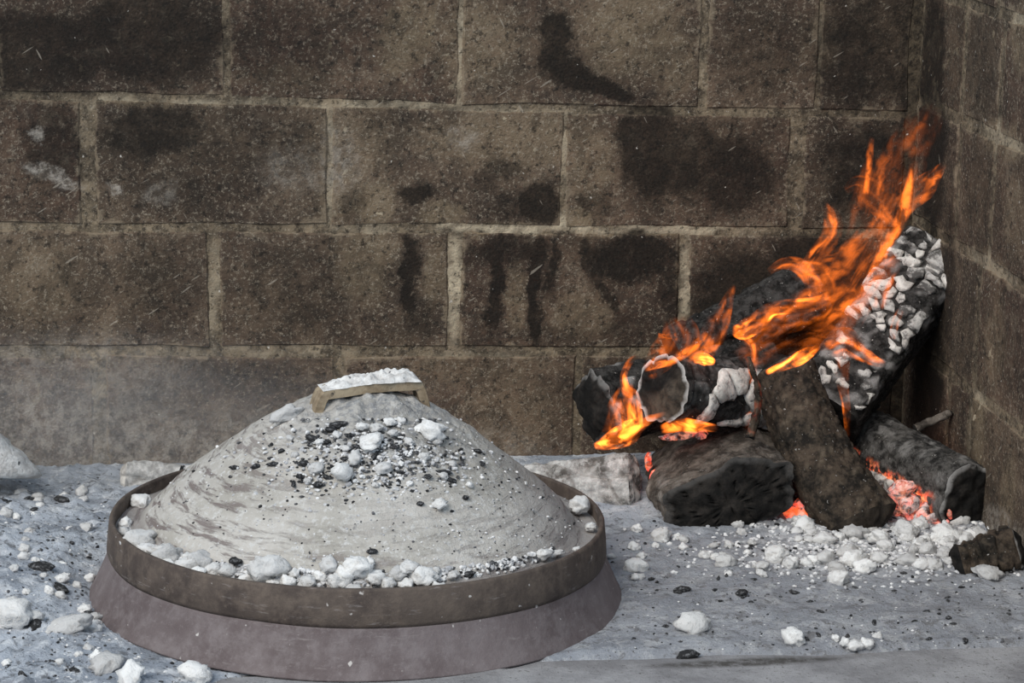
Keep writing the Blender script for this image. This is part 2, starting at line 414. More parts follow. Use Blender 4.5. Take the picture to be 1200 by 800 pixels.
tag(ash, 'grey wood ash spread over the hearth floor, sky blue painted in', 'ash', kind='stuff')

# ------------------------------------------------------------------ materials for ash, char and iron
t = NT('white_ash_lump')
p = t.obj()
g = t.n('ObjectInfo').outputs['Random']
c = t.mix(t.map(g, 0, 1, smooth=False), (0.54, 0.53, 0.52), (0.90, 0.89, 0.87))
c = t.mix(t.math('MULTIPLY', t.map(t.noise(p, 1.6, 4, .7), .54, .70), .55), c, (0.34, 0.33, 0.325))
M_LUMP = t.done(c, 1.0, t.bump(t.noise(t.pos(), 260, 5, .7), .9, .003), spec=.05)
t = NT('charcoal_bit')
p = t.obj()
c = t.mix(t.map(t.noise(p, 2.0, 4, .7), .48, .68), (0.016, 0.016, 0.017), (0.17, 0.17, 0.175))
M_COAL = t.done(c, .75, t.bump(t.noise(t.pos(), 240, 4, .7), .8, .003), spec=.3)
t = NT('loose_ash_grain')
p = t.pos()
c = t.mix(t.map(t.noise(p, 110, 2, .5), .40, .60), (0.42, 0.42, 0.43), (0.74, 0.73, 0.72))
M_GRAIN = t.done(c, 1.0, spec=.05)
t = NT('loose_char_grain')
p = t.pos()
c = t.mix(t.map(t.noise(p, 120, 2, .5), .4, .65), (0.018, 0.018, 0.019), (0.12, 0.12, 0.125))
M_CGRAIN = t.done(c, .8, spec=.25)

def iron(name, a, b, dustc, dust):
    t = NT(name)
    p = t.obj()
    c = t.mix(t.map(t.noise(p, 11, 4, .65), .35, .65), a, b)
    c = t.mix(t.math('MULTIPLY', t.map(t.noise(p, 55, 5, .7), .42, .68), dust), c, dustc)
    sc = t.noise(t.scale(p, (22, 22, 150)), 1.6, 4, .7)
    c = t.mix(t.math('MULTIPLY', t.map(sc, .60, .70), .40), c, (0.30, 0.27, 0.26))
    wh = t.map(t.noise(p, 100, 2, .5), .72, .77)
    c = t.mix(t.math('MULTIPLY', wh, .8), c, (0.6, 0.57, 0.54))
    c = t.mix(t.math('MULTIPLY', t.map(t.noise(p, 210, 4, .8), .55, .68), .45), c, dustc)
    return t.done(c, .72, t.bump(t.noise(p, 130, 5, .7), .5, .002), spec=.3, metal=.15)
M_BAND = iron('rusty_band_iron', (0.055, 0.042, 0.037), (0.105, 0.082, 0.068), (0.16, 0.125, 0.10), .6)
M_SKIRT = iron('dusty_skirt_iron', (0.115, 0.090, 0.090), (0.175, 0.145, 0.145), (0.24, 0.21, 0.21), .5)
t = NT('ash_dusted_dome')
p = t.obj()
sp = t.n('SeparateXYZ', {0: p})
c = t.mix(t.map(t.noise(p, 10, 4, .6), .35, .65), (0.40, 0.375, 0.335), (0.54, 0.51, 0.47))
c = t.mix(t.map(t.noise(p, 150, 4, .75), .50, .66), c, (0.60, 0.585, 0.56))
# swept streaks where iron shows through, running round the dome
rr = t.n('VectorMath', {0: t.scale(p, (1, 1, 0))}, operation='LENGTH').outputs['Value']
an = t.math('ARCTAN2', sp.outputs['Y'], sp.outputs['X'])
sv = t.n('CombineXYZ', {0: t.math('MULTIPLY', rr, 130.0), 1: t.math('MULTIPLY', an, 3.0), 2: 0.0}).outputs[0]
sw = t.map(t.noise(sv, 1.0, 5, .7, .3), .49, .62)
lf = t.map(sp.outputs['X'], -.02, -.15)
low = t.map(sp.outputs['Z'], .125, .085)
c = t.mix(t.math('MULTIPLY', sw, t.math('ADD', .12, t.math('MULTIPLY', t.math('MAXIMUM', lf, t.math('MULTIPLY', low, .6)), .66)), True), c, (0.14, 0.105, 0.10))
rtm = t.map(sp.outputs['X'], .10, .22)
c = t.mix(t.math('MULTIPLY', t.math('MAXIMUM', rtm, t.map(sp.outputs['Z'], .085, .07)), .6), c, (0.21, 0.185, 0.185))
cm_ = t.map(t.n('VectorMath', {0: t.n('VectorMath', {0: p, 1: (.018, -.03, .18)}, operation='SUBTRACT').outputs[0]}, operation='LENGTH').outputs['Value'], .115, .04)
c = t.mix(t.math('MULTIPLY', cm_, t.map(t.noise(p, 120, 5, .75), .42, .62, .15, .85)), c, (0.20, 0.205, 0.215))
pit = t.map(t.noise(p, 75, 4, .7), .63, .70)
c = t.mix(t.math('MULTIPLY', pit, .65), c, (0.13, 0.12, 0.12))
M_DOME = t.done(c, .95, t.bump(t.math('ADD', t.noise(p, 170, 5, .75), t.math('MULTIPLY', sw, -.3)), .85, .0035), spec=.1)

# ------------------------------------------------------------------ the baking lid
PROF = [(0, .191), (.03, .189), (.055, .185), (.08, .175), (.11, .160), (.15, .131), (.18, .107), (.203, .085), (.212, .073), (.219, .067), (.236, .066)]
def dome_z(r):
    for (a, za), (b, zb) in zip(PROF, PROF[1:]):
        if r <= b: return lerp(za, zb, (r - a) / (b - a))
    return PROF[-1][1]
lid = empty('baking_lid', BC)
lid.rotation_euler = (R(-.6), R(.5), 0)
tag(lid, 'domed iron baking lid with flared skirt, heaped with ash and embers', 'baking lid')
def lathe(name, prof, mat, parent, n=160, wob=.0, closed=False):
    vs, fs = [], []
    for (r, z) in prof:
        for i in range(n):
            a = 2 * math.pi * i / n
            k = 1 + wob * noise.noise(Vector((math.cos(a) * 2, math.sin(a) * 2, z * 30)))
            vs.append((r * k * math.cos(a), r * k * math.sin(a), z + wob * .12 * noise.noise(Vector((math.cos(a) * 3 + 7, math.sin(a) * 3, 0)))))
    m = len(prof)
    for j in range(m if closed else m - 1):
        for i in range(n):
            k = (i + 1) % n; j2 = (j + 1) % m
            fs.append((j * n + i, j * n + k, j2 * n + k, j2 * n + i))
    return mesh_obj(name, vs, fs, mat, parent)
# dome with small relief
vs, fs = [], []
n, m = 200, 80
for j in range(m + 1):
    r = .236 * (j / m)
    for i in range(n):
        a = 2 * math.pi * i / n
        x, y = r * math.cos(a), r * math.sin(a)
        z = dome_z(r) + .0022 * noise.noise(Vector((x, y, 0)) * 30) + .0012 * noise.noise(Vector((x, y, 3)) * 90)
        top = sstep(.15, .05, math.hypot(x - .015, y + .015))
        z += sstep(.075, .02, math.hypot(x - .012, (y + .016) * 1.6)) * .010
        z += top * (.0055 + .006 * noise.noise(Vector((x, y, 5)) * 45) + .004 * noise.noise(Vector((x, y, 8)) * 110))
        vs.append((x, y, z))
for j in range(m):
    for i in range(n):
        k = (i + 1) % n; fs.append((j * n + i, (j + 1) * n + i, (j + 1) * n + k, j * n + k))
mesh_obj('dome', vs, fs, M_DOME, lid)
lathe('rim_band', [(.2430, .043), (.2445, .047), (.2435, .060), (.2410, .0765), (.2398, .0788), (.2370, .0790), (.2360, .077), (.2360, .048), (.237, .043)], M_BAND, lid, wob=.006, closed=True)
lathe('skirt', [(.2425, .046), (.2435, .041), (.2475, .030), (.2530, .017), (.2585, .006), (.2615, .0015), (.262, .0), (.257, .0), (.2505, .009), (.243, .024), (.237, .036), (.2365, .046)], M_SKIRT, lid, wob=.005, closed=True)
# strap handle
t = NT('scorched_handle_iron')
p = t.obj()
c = t.mix(t.map(t.noise(p, 45, 5, .7), .35, .65), (0.19, 0.14, 0.09), (0.36, 0.29, 0.20))
c = t.mix(t.map(t.noise(p, 120, 4, .7), .58, .7), c, (0.07, 0.06, 0.05))
M_HANDLE = t.done(c, .85, t.bump(t.noise(p, 150, 4, .7), .6, .002))
HX, HL, HZ = .008, .112, .2075
def strap_path(n=48):
    pts = []
    for i in range(n + 1):
        f = i / n * 2 - 1
        x = HX + f * HL / 2
        ax = abs(f)
        z = HZ + .003 * (1 - ax) - (.040 * max(0, (ax - .78) / .22) ** 2.2)
        pts.append(Vector((x * 1.0, 0, z)))
    return pts
pts = strap_path()
ang = R(8)
def hrot(v): return Vector((HX + (v.x - HX) * math.cos(ang) - v.y * math.sin(ang), (v.x - HX) * math.sin(ang) + v.y * math.cos(ang) - .012, v.z + (v.x - HX) * .06))
vs, fs = [], []
for i, q in enumerate(pts):
    hw = .013 + .002 * noise.noise(q * 60)
    tt = (pts[min(i + 1, len(pts) - 1)] - pts[max(i - 1, 0)]).normalized(); nn = Vector((-tt.z, 0, tt.x))
    th = .0042
    for (a, b) in ((-1, 1), (-.8, 1.25), (.8, 1.25), (1, 1), (1, -1), (-1, -1)):
        vs.append(hrot(q + Vector((0, a * hw, 0)) + nn * (b * th)))
for i in range(len(pts) - 1):
    for k in range(6):
        k2 = (k + 1) % 6; fs.append((i * 6 + k, i * 6 + k2, i * 6 + 6 + k2, i * 6 + 6 + k))
fs += [tuple(range(5, -1, -1)), tuple(range(len(vs) - 6, len(vs)))]
handle = mesh_obj('handle', vs, fs, M_HANDLE, lid, smooth=False)
tag(handle, 'scorched flat strap handle under a white ash crust')
# ash crust on the strap
vs, fs = [], []
na, nb = 70, 20
for i in range(na + 1):
    f = (i / na * 2 - 1) * .86
    for j in range(nb + 1):
        g = j / nb * 2 - 1
        q = Vector((HX + f * HL / 2, g * .0150, HZ + .003 * (1 - abs(f)) + .004))
        edge = (1 - abs(f / .86) ** 6) * (1 - abs(g) ** 4)
        hgt = edge * (.0062 + .0030 * f + .0035 * noise.noise(q * 120) + .003 * noise.noise(q * 260) + .003 * noise.noise(q * 50))
        q.y += .0022 * noise.noise(q * 130); q.z += hgt + .0006
        vs.append(hrot(q))
for i in range(na):
    for j in range(nb):
        a = i * (nb + 1) + j; fs.append((a, a + nb + 1, a + nb + 2, a + 1))
t = NT('ash_crust')
p = t.obj()
c = t.mix(t.map(t.noise(p, 90, 4, .7), .35, .65), (0.50, 0.48, 0.46), (0.76, 0.75, 0.73))
c = t.mix(t.map(t.noise(p, 160, 3, .7), .64, .70), c, (0.12, 0.12, 0.125))
M_CRUST = t.done(c, 1.0, t.bump(t.noise(p, 200, 4, .7), .8, .003), spec=.05)
mesh_obj('ash_crust', vs, fs, M_CRUST, handle)['kind'] = 'stuff'

# ------------------------------------------------------------------ lumps and grains
def top_z(x, y):
    r = math.hypot(x - BC.x, y - BC.y)
    if r < .236:
        lx, ly = x - BC.x, y - BC.y
        z = dome_z(r)
        z += sstep(.15, .05, math.hypot(lx - .015, ly + .015)) * .0055 + sstep(.075, .02, math.hypot(lx - .012, (ly + .016) * 1.6)) * .010
        return z
    if r < .2425: return .079
    if r < .262: return lerp(.042, .002, (r - .2425) / .0195)
    return ash_h(x, y, False)
def hit(px, py):
    d = ray(px, py); s = 2.0
    prev = s
    while s < 3.2:
        q = CAM + d * s
        if q.z <= top_z(q.x, q.y) or q.y > YW: break
        prev = s; s += .004
    a, b = prev, s
    for _ in range(12):
        mid = (a + b) / 2; q = CAM + d * mid
        if q.z <= top_z(q.x, q.y): b = mid
        else: a = mid
    return CAM + d * b
def lump_mesh(seed, sub=3, angular=.0):
    bm = bmesh.new(); bmesh.ops.create_icosphere(bm, subdivisions=sub, radius=1.0)
    off = Vector((seed * 3.7, seed * 1.3, seed * 2.1))
    rnd = random.Random(seed)
    sc = Vector((rnd.uniform(.85, 1.3), rnd.uniform(.7, 1.05), rnd.uniform(.6, .95)))
    for v in bm.verts:
        d = v.co.normalized()
        k = 1 + .40 * noise.noise(d * 1.3 + off) + .30 * noise.noise(d * 2.8 + off) + .16 * noise.noise(d * 6 + off)
        if angular:
            dist, pt = noise.voronoi(d * 1.7 + off)[:2]
            k += angular * (dist[1] - dist[0])
        v.co = Vector((d.x * sc.x, d.y * sc.y, d.z * sc.z)) * k
    me = bpy.data.meshes.new('lump'); bm.to_mesh(me); bm.free()
    me.polygons.foreach_set('use_smooth', [True] * len(me.polygons))
    return me
ASHM = [lump_mesh(i + 1, 3, .35) for i in range(9)]
COALM = [lump_mesh(i + 51, 2, .5) for i in range(5)]
for me in ASHM: me.materials.append(M_LUMP)
for me in COALM: me.materials.append(M_COAL)
def lump(px, py, size, kind, label, group, name=None, stretch=1.0, sink=.25, rz=None):
    q = hit(px, py)
    rr_ = math.hypot(q.x - BC.x, q.y - BC.y)
    rs_ = size * px_size(q) / 2
    if .262 > rr_ > .234 - rs_ * .8:                      # keep it inside the rim band
        k_ = (.232 - rs_ * .8) / rr_
        q = Vector((BC.x + (q.x - BC.x) * k_, BC.y + (q.y - BC.y) * k_, .070))
        q.z = max(top_z(q.x, q.y), .070)
    me = random.choice(ASHM if kind == 'ash' else COALM)
    o = bpy.data.objects.new(name or ('ash_lump' if kind == 'ash' else 'charcoal_bit'), me); COL.objects.link(o)
    r = size * px_size(q) / 2
    if kind == 'coal': r *= .80
    o.scale = (r * stretch, r * .95, r * .92) if kind == 'ash' else (r * random.uniform(.9, 1.5), r * .85, r * .78)
    o.rotation_euler = (random.uniform(-.3, .3), random.uniform(-.3, .3), random.uniform(0, 6.28) if rz is None else rz)
    o.location = q + Vector((0, 0, r * (.70 - sink)))
    return tag(o, label, 'ash lump' if kind == 'ash' else 'charcoal', group)

TROUGH = [(139, 634, 26), (152, 645, 20), (172, 653, 28), (190, 650, 20), (206, 662, 26), (234, 664, 26), (250, 668, 16), (268, 670, 18), (290, 680, 18), (338, 682, 16), (360, 684, 18), (346, 672, 14),
          (386, 665, 20), (396, 684, 22), (421, 669, 30), (404, 676, 20), (440, 678, 18), (465, 672, 18), (480, 666, 18), (497, 680, 30), (520, 684, 16), (531, 674, 14), (220, 655, 14), (320, 684, 14), (375, 676, 14), (455, 684, 16), (476, 684, 16), (540, 682, 12), (180, 666, 14), (258, 680, 12), (300, 662, 12), (410, 688, 12), (433, 660, 14), (510, 668, 12), (216, 672, 16), (196, 664, 14)]
for q in TROUGH: lump(q[0], q[1] + 4, q[2] * (1.28 if q[0] < 260 else 1.12), 'ash', 'small white ash lump in the ' + ('left front stretch' if q[0] < 245 else 'middle front stretch' if q[0] < 400 else 'front stretch right of the middle') + ' of the lid rim', 'ash lumps in the rim of the baking lid', sink=.1)
lump(310, 680, 40, 'ash', 'largest white ash lump in the front of the lid rim', 'ash lumps in the rim of the baking lid', sink=.0)
lump(636, 656, 19, 'ash', 'bright white ash lump alone at the right front of the lid rim', 'ash lumps in the rim of the baking lid', sink=.0)
lump(651, 653, 13, 'ash', 'thin white ash flake beside the lone bright lump in the rim', 'ash lumps in the rim of the baking lid', stretch=1.7, sink=.0, rz=.1)
lump(683, 603, 24, 'ash', 'pale blue ash lump at the far right inside the lid rim', 'ash lumps in the rim of the baking lid', sink=.0)
lump(692, 622, 13, 'ash', 'small ash lump below the pale blue lump in the right rim', 'ash lumps in the rim of the baking lid', sink=.0)
lump(165, 594, 24, 'ash', 'pale ash lump at the far left inside the lid rim', 'ash lumps in the rim of the baking lid', sink=.1)
lump(147, 618, 16, 'ash', 'small ash lump just inside the left end of the lid rim', 'ash lumps in the rim of the baking lid', sink=.1)
for q in [(161, 632, 18), (276, 662, 20), (330, 672, 12), (440, 690, 12), (548, 676, 15), (408, 662, 12), (490, 690, 10), (225, 672, 11)]:
    lump(*q, 'coal', 'black charcoal bit among the ash lumps in the lid rim', 'charcoal bits in the lid rim', sink=.1)
CROWN = [(435, 523, 30), (441, 505, 20), (424, 503, 16), (416, 541, 22), (371, 552, 20), (450, 552, 22), (497, 537, 13), (374, 520, 12), (470, 545, 10), (404, 528, 12), (460, 510, 14), (480, 520, 12), (345, 535, 11), (520, 560, 14), (530, 545, 12), (480, 568, 10), (456, 497, 14), (395, 511, 11), (470, 495, 12), (512, 520, 12), (360, 565, 10), (440, 570, 11), (550, 570, 11), (490, 505, 12), (340, 515, 10)]
for q in CROWN: lump(q[0], q[1], q[2] * .88, 'ash', 'small white ash lump on the crown of the baking lid ' + ('left of the handle middle' if q[0] < 420 else 'below the handle middle' if q[0] < 475 else 'below the right handle foot'), 'ash lumps on the lid crown')
lump(401, 560, 26, 'ash', 'largest white ash lump on the front slope below the handle', 'ash lumps on the lid crown', sink=.1)
lump(506, 512, 27, 'ash', 'white ash lump beside the right foot of the handle', 'ash lumps on the lid crown', sink=.1)
lump(336, 492, 26, 'ash', 'cream ash lump on the skyline left of the handle', 'ash lumps on the lid crown', stretch=1.4, sink=.15, rz=.2)
lump(515, 595, 18, 'ash', 'white ash lump lowest on the right slope of the dome', 'ash lumps on the lid crown', sink=.1)
for q in [(366, 515, 14), (388, 505, 14), (372, 570, 15), (352, 560, 12), (330, 530, 11), (395, 500, 16), (410, 512, 12), (383, 520, 13), (492, 592, 12), (545, 585, 12), (520, 555, 12), (440, 535, 12), (418, 525, 11), (530, 565, 11), (560, 530, 11), (355, 545, 13), (344, 568, 10), (405, 540, 11), (470, 555, 10), (500, 560, 11), (565, 545, 10), (383, 560, 10), (320, 545, 10), (300, 548, 12), (275, 549, 10), (460, 525, 10), (435, 648, 12)]:
    lump(*q, 'coal', 'black charcoal bit on the lid dome ' + ('below the left handle foot' if q[0] < 400 else 'below the handle middle' if q[0] < 475 else 'on the right slope'), 'charcoal bits on the lid dome')

# floor lumps
FL = [(745, 668, 26, 'pale cylindrical ash lump on the floor right of the lid'), (850, 663, 22, 'smooth grey ash lump in front of the cracked half log'), (814, 738, 36, 'speckled ash lump on the open floor right of the lid'),
      (931, 752, 30, 'lone white ash lump casting a shadow near the front edge'), (893, 667, 18, 'flat white ash lump left of the leaning bark log foot'), (775, 632, 22, 'grey ash lump by the ashen log')]
for px, py, sz, lb in FL: lump(px, py, sz, 'ash', lb, 'ash lumps on the floor right of the lid')
for q in [(990, 756, 16), (1002, 760, 18), (1016, 757, 16), (1028, 748, 12), (980, 750, 12)]:
    lump(*q, 'ash', 'white ash lump in the low cluster near the front edge', 'ash lumps clustered near the front edge')
rnd = random.Random(5)
for i in range(95):
    px = rnd.gauss(1030, 75); py = rnd.gauss(640, 17)
    if not (905 < px < 1190 and 605 < py < 690): continue
    if px < 960 and py > 665: continue
    sz_ = rnd.choice((11, 13, 15, 18, 22, 26))
    lump(px, py, sz_, 'ash', ('large ' if sz_ > 20 else 'small ' if sz_ < 14 else 'middling ') + ('white ash lump heaped at the foot of the leaning bark log' if px < 1005 else 'white ash lump heaped before the pink embers' if px < 1075 else 'white ash lump heaped beside the cracked charcoal chunk'), 'ash lumps at the foot of the fire', sink=.2)
for i in range(26):
    px = rnd.uniform(690, 900); py = rnd.uniform(612, 680)
    lump(px, py, rnd.uniform(9, 15), 'ash', ('small ash crumb on the floor between the lid and the half log' if px < 790 else 'small ash crumb on the floor before the half log'), 'ash crumbs before the half log')
lump(14, 733, 46, 'ash', 'big white ash lump at the left edge of the frame', 'ash lumps on the left floor', sink=.1)
lump(38, 730, 26, 'ash', 'pinkish ash lump beside the big lump at left', 'ash lumps on the left floor')
lump(80, 740, 32, 'ash', 'flat pale ash slab left of the lid skirt', 'ash lumps on the left floor', stretch=1.6, rz=0.0)
lump(108, 738, 22, 'ash', 'pale ash lump touching the left of the lid skirt', 'ash lumps on the left floor')
lump(232, 796, 32, 'ash', 'white ash lump at the bottom edge before the lid', 'ash lumps on the left floor')
lump(320, 795, 20, 'ash', 'pointed white ash lump against the front of the skirt', 'ash lumps on the left floor')
lump(412, 795, 22, 'ash', 'small ash lump under the middle of the skirt front', 'ash lumps on the left floor')
lump(125, 785, 40, 'ash', 'broad speckled ash lump left of the lone bottom lump', 'ash lumps on the left floor', sink=.35)
lump(155, 797, 40, 'ash', 'half sunk bluish ash lump at the bottom edge', 'ash lumps on the left floor', sink=.35)
for i in range(46):
    px = rnd.uniform(0, 120); py = rnd.uniform(572, 795)
    if py > 745: px *= 2.0
    lump(px, py, rnd.uniform(9, 17), 'ash', 'small ash crumb on the left floor, ' + ('far back near the wall' if py < 640 else 'beside the lid' if py < 720 else 'near the bottom edge'), 'ash crumbs on the left floor', sink=.3)
for q, lb in [((46, 668, 24), 'largest charcoal bit on the left ash'), ((70, 692, 20), 'tufted charcoal bit below the largest one at left'), ((42, 736, 26), 'flat charcoal bit under the pinkish ash lump'), ((72, 588, 16), 'charcoal bit at the back of the left ash'),
              ((108, 722, 14), 'charcoal bit tucked against the left of the skirt'), ((88, 788, 16), 'small charcoal bit low on the left ash'), ((28, 798, 18), 'charcoal bit at the bottom left corner')]:
    lump(*q, 'coal', lb, 'charcoal bits on the left floor')
for i in range(22):
    lump(rnd.uniform(0, 125), rnd.uniform(575, 790), rnd.uniform(7, 11), 'coal', 'small charcoal bit scattered on the left ash', 'small charcoal bits on the left floor')
for q, lb in [((798, 694, 18), 'black charcoal bit right of the lid skirt'), ((868, 697, 15), 'charcoal bit on the open floor below the grey lump'), ((805, 772, 24), 'charcoal bit on the front edge'), ((1150, 672, 14), 'charcoal bit before the cracked charcoal chunk')]:
    lump(*q, 'coal', lb, 'charcoal bits on the right floor')
for i in range(34):
    lump(rnd.uniform(740, 1195), rnd.uniform(668, 755), rnd.uniform(6, 11), 'coal', 'small charcoal bit scattered on the right floor', 'small charcoal bits on the right floor', sink=.35)

def grains(name, mat, spots, label, cat):
    base = [(0, 0, 1), (.94, 0, -.33), (-.47, .82, -.33), (-.47, -.82, -.33), (.3, .4, .7), (-.5, .2, .5)]
    vs, fs = [], []
    bm = bmesh.new(); bmesh.ops.create_icosphere(bm, subdivisions=1, radius=1); iv = [v.co.copy() for v in bm.verts]; ifc = [tuple(v.index for v in f.verts) for f in bm.faces]; bm.free()
    for (q, r) in spots:
        o = len(vs); k = (random.uniform(.7, 1.5), random.uniform(.6, 1.1), random.uniform(.45, .9)); a = random.uniform(0, 6.28)
        for v in iv:
            j = random.uniform(.75, 1.2)
            x, y, z = v.x * k[0] * j, v.y * k[1] * j, v.z * k[2] * j
            vs.append((q.x + r * (x * math.cos(a) - y * math.sin(a)), q.y + r * (x * math.sin(a) + y * math.cos(a)), q.z + r * (z + .3)))
        fs += [tuple(i + o for i in f) for f in ifc]
    return tag(mesh_obj(name, vs, fs, mat, smooth=False), label, cat, kind='stuff')
def spread(n, fpx, lo, hi):
    out = []
    for _ in range(n):
        px, py = fpx()
        q = hit(px, py)
        if q.y > YW - .004: continue
        if .234 < math.hypot(q.x - BC.x, q.y - BC.y) < .266: continue
        out.append((q, random.uniform(lo, hi) * px_size(q) / 2))
    return out
def in_lid(px, py): return ((px - 424) / 280) ** 2 + ((py - 615) / 80) ** 2 < 1 or (py < 620 and abs(px - 424) < 270 * (py - 470) / 150)
crown = lambda: (random.gauss(440, 62), min(620, max(492, random.gauss(535, 27))))
def dome_any():
    while True:
        px, py = random.uniform(170, 690), random.uniform(500, 680)
        if ((px - 424) / 262) ** 2 + ((py - 600) / 88) ** 2 < 1: return px, py
def rim_front():
    a = random.uniform(.16, .98) * math.pi
    a = math.pi * (.16 + .82 * random.random() ** .8)
    return 416 + 268 * math.cos(a), 612 + random.uniform(58, 77) * math.sin(a)
grains('ash_grains', M_GRAIN, spread(700, crown, 2.5, 7) + spread(420, dome_any, 2, 4) + spread(800, rim_front, 3, 9), 'fine loose ash crumbs strewn over the baking lid', 'ash')
grains('charcoal_grains', M_CGRAIN, spread(650, crown, 2.5, 6) + spread(330, dome_any, 1.5, 4) + spread(350, rim_front, 3, 8), 'fine black charcoal crumbs strewn over the baking lid', 'charcoal')
fl_left = lambda: (random.uniform(-10, 130), random.uniform(555, 800))
fl_bot = lambda: (random.uniform(0, 330), random.uniform(735, 800))
fl_right = lambda: (random.uniform(715, 1200), random.uniform(610, 762))
fl_fire = lambda: (random.gauss(1020, 90), random.gauss(640, 20))
grains('floor_ash_grains', M_GRAIN, spread(450, fl_left, 2, 5) + spread(220, fl_bot, 2, 5) + spread(260, fl_right, 1.5, 3.5) + spread(1700, fl_fire, 2.5, 8), 'fine loose ash crumbs strewn over the hearth floor', 'ash')
grains('floor_charcoal_grains', M_CGRAIN, spread(350, fl_left, 2, 6) + spread(150, fl_bot, 2, 6) + spread(420, fl_right, 2, 5) + spread(260, fl_fire, 2.5, 7), 'fine black charcoal crumbs strewn over the hearth floor', 'charcoal')

# ------------------------------------------------------------------ firewood materials
def char_mat(name, dark, mid, ashc, amt, glow=0.0):
    t = NT(name)
    p = t.pos()
    crack, ashv = t.attr('crack'), t.attr('ash')
    c = t.mix(t.map(t.noise(p, 45, 5, .7), .38, .66), dark, mid)
    f = t.math('MULTIPLY', t.map(t.noise(p, 90, 5, .75), .40, .60), amt)
    f = t.math('ADD', f, ashv, True)
    f = t.math('MULTIPLY', f, t.map(crack, .02, .16, .35, 1.0))
    c2 = t.mix(t.map(t.noise(p, 130, 4, .7), .35, .65), ashc, tuple(v * .62 for v in ashc))
    c = t.mix(f, c, c2)
    c = t.mix(t.map(t.noise(p, 260, 2, .6), .68, .74), c, (0.35, 0.33, 0.31))
    nb = t.bump(t.math('ADD', t.noise(p, 170, 5, .75), t.noise(p, 55, 3, .6)), .8, .004)
    if glow:
        ge = t.math('MULTIPLY', t.attr('glow'), t.map(t.noise(p, 75, 3, .6), .42, .62))
        ec = t.mix(t.map(t.noise(p, 120, 2, .5), .4, .6), (1, .10, .03), (1, .26, .10))
        return t.done(c, .9, nb, ec, t.math('MULTIPLY', ge, glow), spec=.2)
    return t.done(c, .9, nb, spec=.2)
M_CHAR = char_mat('black_char', (0.008, 0.0076, 0.007), (0.022, 0.019, 0.017), (0.46, 0.44, 0.42), .10, 1.6)
M_BARK = char_mat('charred_bark', (0.013, 0.011, 0.009), (0.064, 0.046, 0.033), (0.19, 0.15, 0.11), .20, 1.2)
M_HALF = char_mat('scorched_half_log', (0.040, 0.033, 0.027), (0.150, 0.124, 0.102), (0.30, 0.27, 0.24), .22, 1.2)
M_ASHLOG = char_mat('ashen_wood', (0.11, 0.10, 0.09), (0.33, 0.31, 0.285), (0.68, 0.665, 0.64), .6, 0)
M_SPECK = char_mat('ash_speckled_char', (0.013, 0.012, 0.011), (0.055, 0.050, 0.044), (0.28, 0.265, 0.25), .28, 1.6)
t = NT('ash_flake')
p = t.pos()
c = t.mix(t.map(t.noise(p, 60, 4, .7), .35, .65), (0.42, 0.39, 0.36), (0.72, 0.69, 0.64))
c = t.mix(t.math('MULTIPLY', t.map(t.noise(p, 85, 5, .75), .52, .64), .85), c, (0.10, 0.095, 0.09))
M_FLAKE = t.done(c, 1.0, t.bump(t.noise(p, 190, 4, .7), .8, .003), spec=.05)
t = NT('grey_ash_flake')
p = t.pos()
c = t.mix(t.map(t.noise(p, 70, 4, .7), .40, .60), (0.10, 0.095, 0.09), (0.50, 0.48, 0.45))
M_FLAKE2 = t.done(c, 1.0, t.bump(t.noise(p, 190, 4, .7), .8, .003), spec=.05)
t = NT('char_cut_end')
p = t.pos()
c = t.mix(t.map(t.noise(p, 60, 5, .7), .4, .7), (0.009, 0.0085, 0.008), (0.030, 0.026, 0.023))
c = t.mix(t.math('MULTIPLY', t.attr('rim'), t.map(t.noise(p, 80, 3, .6), .25, .5)), c, (0.50, 0.48, 0.46))
c = t.mix(t.math('MULTIPLY', t.attr('tone'), t.map(t.noise(p, 110, 4, .7), .3, .65, .25, 1.0)), c, (0.15, 0.115, 0.085))
M_END = t.done(c, .9, t.bump(t.noise(p, 140, 4, .7), .8, .003), spec=.15)

